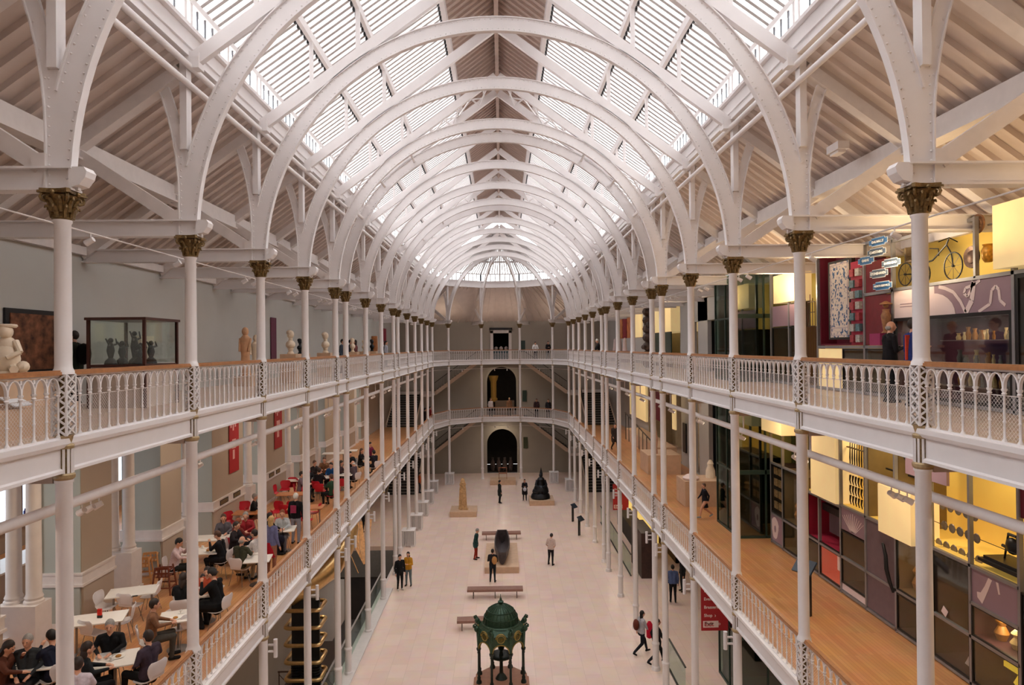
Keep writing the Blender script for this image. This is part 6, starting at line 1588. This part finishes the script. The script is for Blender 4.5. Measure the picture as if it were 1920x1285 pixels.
for b in ((-w+.03, w-.03, -l, -l+.01), (-w+.03, w-.03, l-.01, l), (w-.01, w, -l+.03, l-.03), (-w, -w+.01, -l+.03, l-.03)): MB().box(*b, z0, z1).build('pane', CASEGLASS, t, smooth=False)
MB().box(-w+.05, w-.05, -l+.05, l-.05, 0, z0-.08).build('base', mat('case_base', (196, 180, 166), .6), t, smooth=False)
for i, (dx, dy, h) in enumerate(((-.3, -.45, .62), (.05, -.1, .80), (.25, .25, .55), (-.1, .45, .5), (.3, -.4, .45), (-.35, .1, .55))):
    m = MB(); m.lathe([(.14, 0), (.12, .08), (.05, .15), (.09, h*.5), (.06, h*.75), (.03, h*.8)], n=8); m.ball((0, 0, h*.88), .06, 8, 6)
    for s in (-1, 1): m.path([(0, s*.05, h*.7), (.05, s*.16, h*.75), (0, s*.2, h*.95)], [.035, .025, .015], 5)
    tag(m.build('bronze_figure', mat('black_bronze', (26, 28, 34)), None, (-8.55+dx, 15.9+dy, G2+z0-.02)), f'small dark bronze figure in the mahogany showcase, {["front left", "tallest in the middle", "right of the middle", "rear", "front right", "rear left"][i]}', 'figure', 'bronzes in the mahogany showcase')
tag(MB().box(0, .15, 0, .7, 0, 1.1).box(.15, .22, .2, .5, .1, .6).build('wall_relief', MARBLE, None, (-XW, 18.9, 11.7)), 'cream stone relief on the left wall behind the mahogany showcase', 'relief')
def figure_stat(x, y, h, w, label, m_=MARBLE):
    m = MB().lathe([(w, 0), (w*.9, h*.1), (w*.75, h*.4), (w*.85, h*.62), (w*.95, h*.76), (w*.4, h*.83)], n=12, sy=.8); m.ball((0, 0, h*.90), h*.075, 10, 8, .9, 1, 1.2)
    for s in (-1, 1): m.tube((s*w*.9, 0, h*.76), (s*w*.8, -.12, h*.5), .05, .04, 8)
    tag(m.build('marble_statue', m_, None, (x, y, G2+.35)), label, 'statue'); tag(MB().box(-w-.1, w+.1, -w-.1, w+.1, 0, .35).build('statue_plinth', PLINTH, None, (x, y, G2), smooth=False), 'pale plinth under the '+label, 'plinth')
figure_stat(-9.0, 23.9, 1.75, .2, 'tan standing robed statue, taller of the pair', mat('tan_stone', (214, 164, 124), .6, var=.1)); figure_stat(-9.0, 24.9, 1.5, .18, 'cream standing statue, shorter of the pair')
def bust(x, y, F, label, m_=MARBLE, base_h=1.1, drum=None, s=1.0):
    m = MB().lathe([(.11, 0), (.11, .04), (.07, .08), (.08, .14)], n=10); m.ball((0, 0, .30), .19, 12, 8, .75, 1.15, .75); m.ball((0, .0, .20), .12, 10, 6, .8, 1.1, 1.0); m.tube((0, 0, .36), (0, 0, .54), .075, .06, 8); m.ball((0, 0, .62), .115, 12, 9, 1, .85, 1.2); m.ball((-.03, 0, .68), .11, 8, 6, 1, .95, .8); m.ball((0, -.09, .58), .02, 6, 4)
    o = tag(m.build('portrait_bust', m_, None, (x, y, F+base_h)), label, 'bust'); o.scale = (s, s, s)
    tag(MB().box(-.3, .3, -.35, .35, 0, base_h).build('bust_plinth', PLINTH, None, (x, y, F), smooth=False), 'pale pedestal under the '+label, 'plinth')
bust(-8.0, 25.8, G2, 'double marble bust before the fourth left column', s=1.2)
bust(-8.0, 27.0, G2, 'small black head right of the double bust', mat('black_bronze', (26, 28, 34)), s=.8)
bust(-8.0, 30.9, G2, 'white marble bust on a dark drum before the paired columns', s=1.25)
bust(-8.0, 36.5, G2, 'white bust behind the paired left columns'); bust(-8.2, 40.5, G2, 'small white bust beyond the fat pair of columns', s=.9)
bust(-8.2, 43.0, G2, 'black bust beyond the small white one', mat('black_bronze', (26, 28, 34)))
tag(MB().lathe([(.2, 0), (.22, .5), (.17, .9), (.22, 1.3), (.2, 2.1)], n=10, sx=1, sy=.6).build('carved_post', mat('orange_wood', (176, 112, 66), .6, var=.3, scale=6), None, (-8.4, 44.9, G2)), 'orange carved wooden post on the left upper gallery', 'post')
m = MB(); m.box(-.03, .03, -.9, -.84, 0, 1.8).box(-.03, .03, .84, .9, 0, 1.8).box(-.03, .03, -.9, .9, 1.75, 1.82); tag(m.build('open_frame', IRONB, None, (-8.5, 48.5, G2)), 'thin dark open frame far along the left upper gallery', 'frame')
tag(MB().box(0, .03, 0, .7, 0, 2.1).build('wall_banner', mat('plum_banner', (96, 40, 62), .7), None, (-XW+.02, 29.8, G2+.6)), 'plum hanging banner on the left wall behind the double bust', 'banner')
tag(MB().box(0, .03, 0, 3.0, 0, 1.4).build('wall_banner', mat('crimson_banner', (140, 30, 52), .7), None, (-XW+.02, 56.5, G2+1.6)), 'crimson banner far along the left wall', 'banner')
for i, (px, Y, f, top, hair, l) in enumerate(((642, 35.0, 100, (60, 70, 84), 'dark', 'slate blue jacket between the paired left columns'), (657, 37.0, 90, (60, 54, 60), 'black', 'dark top beside the white bust'), (667, 38.5, -90, (110, 60, 60), 'dark', 'reddish top with long dark hair'), (716, 44.0, 100, (50, 50, 66), 'dark', 'dark jacket by the carved post'), (724, 46.0, 100, (160, 160, 170), 'dark', 'pale grey jacket by the carved post'), (1148, 43.0, -90, (30, 28, 30), 'white', 'black on the right upper gallery, leaning on the rail'))):
    x = at(px, 700, Y=Y).x
    person('person in a '+l if i < 5 else 'person in '+l, (x if i < 5 else 6.4, Y, G2), f, 'lean' if i > 4 else 'stand', top, (30, 30, 36), hair=hair, fem=i % 2 == 1, long=i == 2)
# things glimpsed through the end openings and on the end wall
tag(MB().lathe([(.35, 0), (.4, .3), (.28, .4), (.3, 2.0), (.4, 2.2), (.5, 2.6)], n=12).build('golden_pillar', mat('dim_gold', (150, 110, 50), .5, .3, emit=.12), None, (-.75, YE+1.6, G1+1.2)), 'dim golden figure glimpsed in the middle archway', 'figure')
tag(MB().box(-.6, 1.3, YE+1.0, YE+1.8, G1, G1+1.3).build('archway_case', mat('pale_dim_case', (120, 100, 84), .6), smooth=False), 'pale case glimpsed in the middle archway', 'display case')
for k in range(3): tag(MB().lathe([(.14, 0), (.2, .2), (.05, .35)], n=8).build('white_vessel', BLUSH, None, (-.45+.5*k, YE+.8, G2+1.0)), f'white vessel in the top end doorway, {["left", "middle", "right"][k]}', 'vessel', 'vessels in the top end doorway')
tag(MB().box(-.7, .8, YE+.4, YE+1.3, G2, G2+1.0).build('doorway_case', mat('teal_case', (60, 84, 92), .5), smooth=False), 'teal showcase inside the top end doorway', 'display case')
for x, z, c, l in ((2.0, 11.9, (40, 60, 56), 'dark green framed notice right of the top end doorway'), (2.1, 7.0, (44, 62, 54), 'dark green notice right of the middle archway'), (2.15, 2.4, (60, 66, 40), 'dark green notice right of the lower archway')):
    tag(MB().box(x, x+.42, YE-.05, YE, z, z+1.1).build('wall_notice', mat('notice_%d' % c[0], c, .4), smooth=False), l, 'notice')
for k in range(4):
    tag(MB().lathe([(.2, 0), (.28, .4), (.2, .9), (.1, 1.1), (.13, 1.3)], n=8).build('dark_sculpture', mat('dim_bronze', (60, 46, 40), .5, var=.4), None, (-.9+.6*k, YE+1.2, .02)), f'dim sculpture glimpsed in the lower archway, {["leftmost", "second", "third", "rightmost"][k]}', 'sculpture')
# exit stub: ceiling detector on the right aisle roof
tag(MB().box(-.12, .12, -.25, .25, -.1, .06).box(-.08, .08, -.18, .18, -.16, -.1).build('ceiling_unit', WHITE2, None, (7.3, 14.2, 16.6)), 'small white unit fixed under the right aisle roof', 'ceiling unit')

# ================================================================== LAMPS the place has, and fill lamps added
for sg in (-1, 1):
    for k, y in enumerate((8.5, 14.5, 20.5, 26.5, 33, 40, 47)):
        lamp('gallery_lamp', 'AREA', (sg*8.0, y, G2-.55), 60 if sg < 0 else 50, (1, .84, .66), .5)
        lamp('ground_lamp', 'AREA', (sg*8.0, y, G1-.55), 40, (1, .84, .66), .5)
        if sg > 0: lamp('display_lamp', 'AREA', (sg*8.2, y, 14.0), 45 if y < 22 else 12, (1, .78, .5), .4, (0, -2.2, 0))
for y in (12.3, 13.6, 16.0, 17.3): lamp('case_light', 'AREA', (XD+.6, y, 10.3), 14, (1, .8, .45), .4)
for x, z in ((0, G1-.6), (0, G2-.6)): lamp('end_lamp', 'AREA', (x, 64.6, z), 45, (1, .82, .62), .4)
for y in (14, 24, 34, 46): lamp('cafe_lamp', 'AREA', (-13.2, y, 10.6), 80, (1, .9, .78), .6)

for y, w in ((12.6, 1.4), (14.4, 1.4)): lamp('case_light', 'AREA', (XD+.5, y, 12.85), 9, (1, .85, .7), .3, sizey=w)  # added to brighten the dark plum case inside
for y in (12.3, 13.5, 14.8): lamp('case_light', 'AREA', (XD+.45, y, 7.25 if y < 13 else 7.9), 3, (1, .8, .5), .3)  # added so the lower case interiors show more clearly
for y in (7.5, 12.0, 17.0, 22.0): lamp('aisle_lamp', 'AREA', (7.9, y, 13.9), 26, (1, .74, .42), .4, (PI, 0, 0))

tag(MB().box(XD+.17, XD+.23, 16.74, 17.92, 9.0, 9.04).box(XD+.17, XD+.23, 16.74, 17.92, 9.6, 9.63).build('spear_rack', mat('olive_partition', (120, 100, 62)), smooth=False), 'dark bars holding the upright spears in the yellow case', 'rack')

for i, (y, z, c) in enumerate(((14.5, 6.75, 'amber'), (14.85, 6.75, 'ivory'), (15.15, 6.75, 'amber'), (14.6, 5.86, 'grey'), (15.0, 5.86, 'amber'), (20.3, 6.76, 'amber'), (20.8, 6.76, 'ivory'), (21.3, 6.76, 'amber'), (20.4, 5.86, 'grey'), (21.0, 5.86, 'amber'), (12.2, 6.74, 'ivory'), (12.6, 6.74, 'amber'), (11.95, 6.74, 'amber'))):  # vessels added as case contents, imitating golden reflections
    h = .35+.25*((i*7) % 5)/5
    tag(MB().lathe([(.08, 0), (.13, h*.3), (.06, h*.6), (.11, h*.8), (.05, h)], n=12).build('glint_vessel', mat(c+'_vessel', (200, 160, 100)), None, (XD+.35, y, z)), f'{c} vessel added for golden reflections in the lower display wall, {ORDN[i]} piece counting glazed cases from below', 'vessel', 'vessels in the lower wall cases')
for y, z in ((14.75, 7.9), (20.8, 8.2), (12.3, 7.2)): lamp('case_light', 'AREA', (XD+.3, y, z), 5, (1, .78, .45), .3)

for x in (-5.5, -1.8, 1.8, 5.5): lamp('end_aisle_fill', 'AREA', (x, 63.4, 14.3), 22, (1, .82, .66), .4, (PI, 0, 0))  # upward fill added to brighten the end ceiling near its track lights
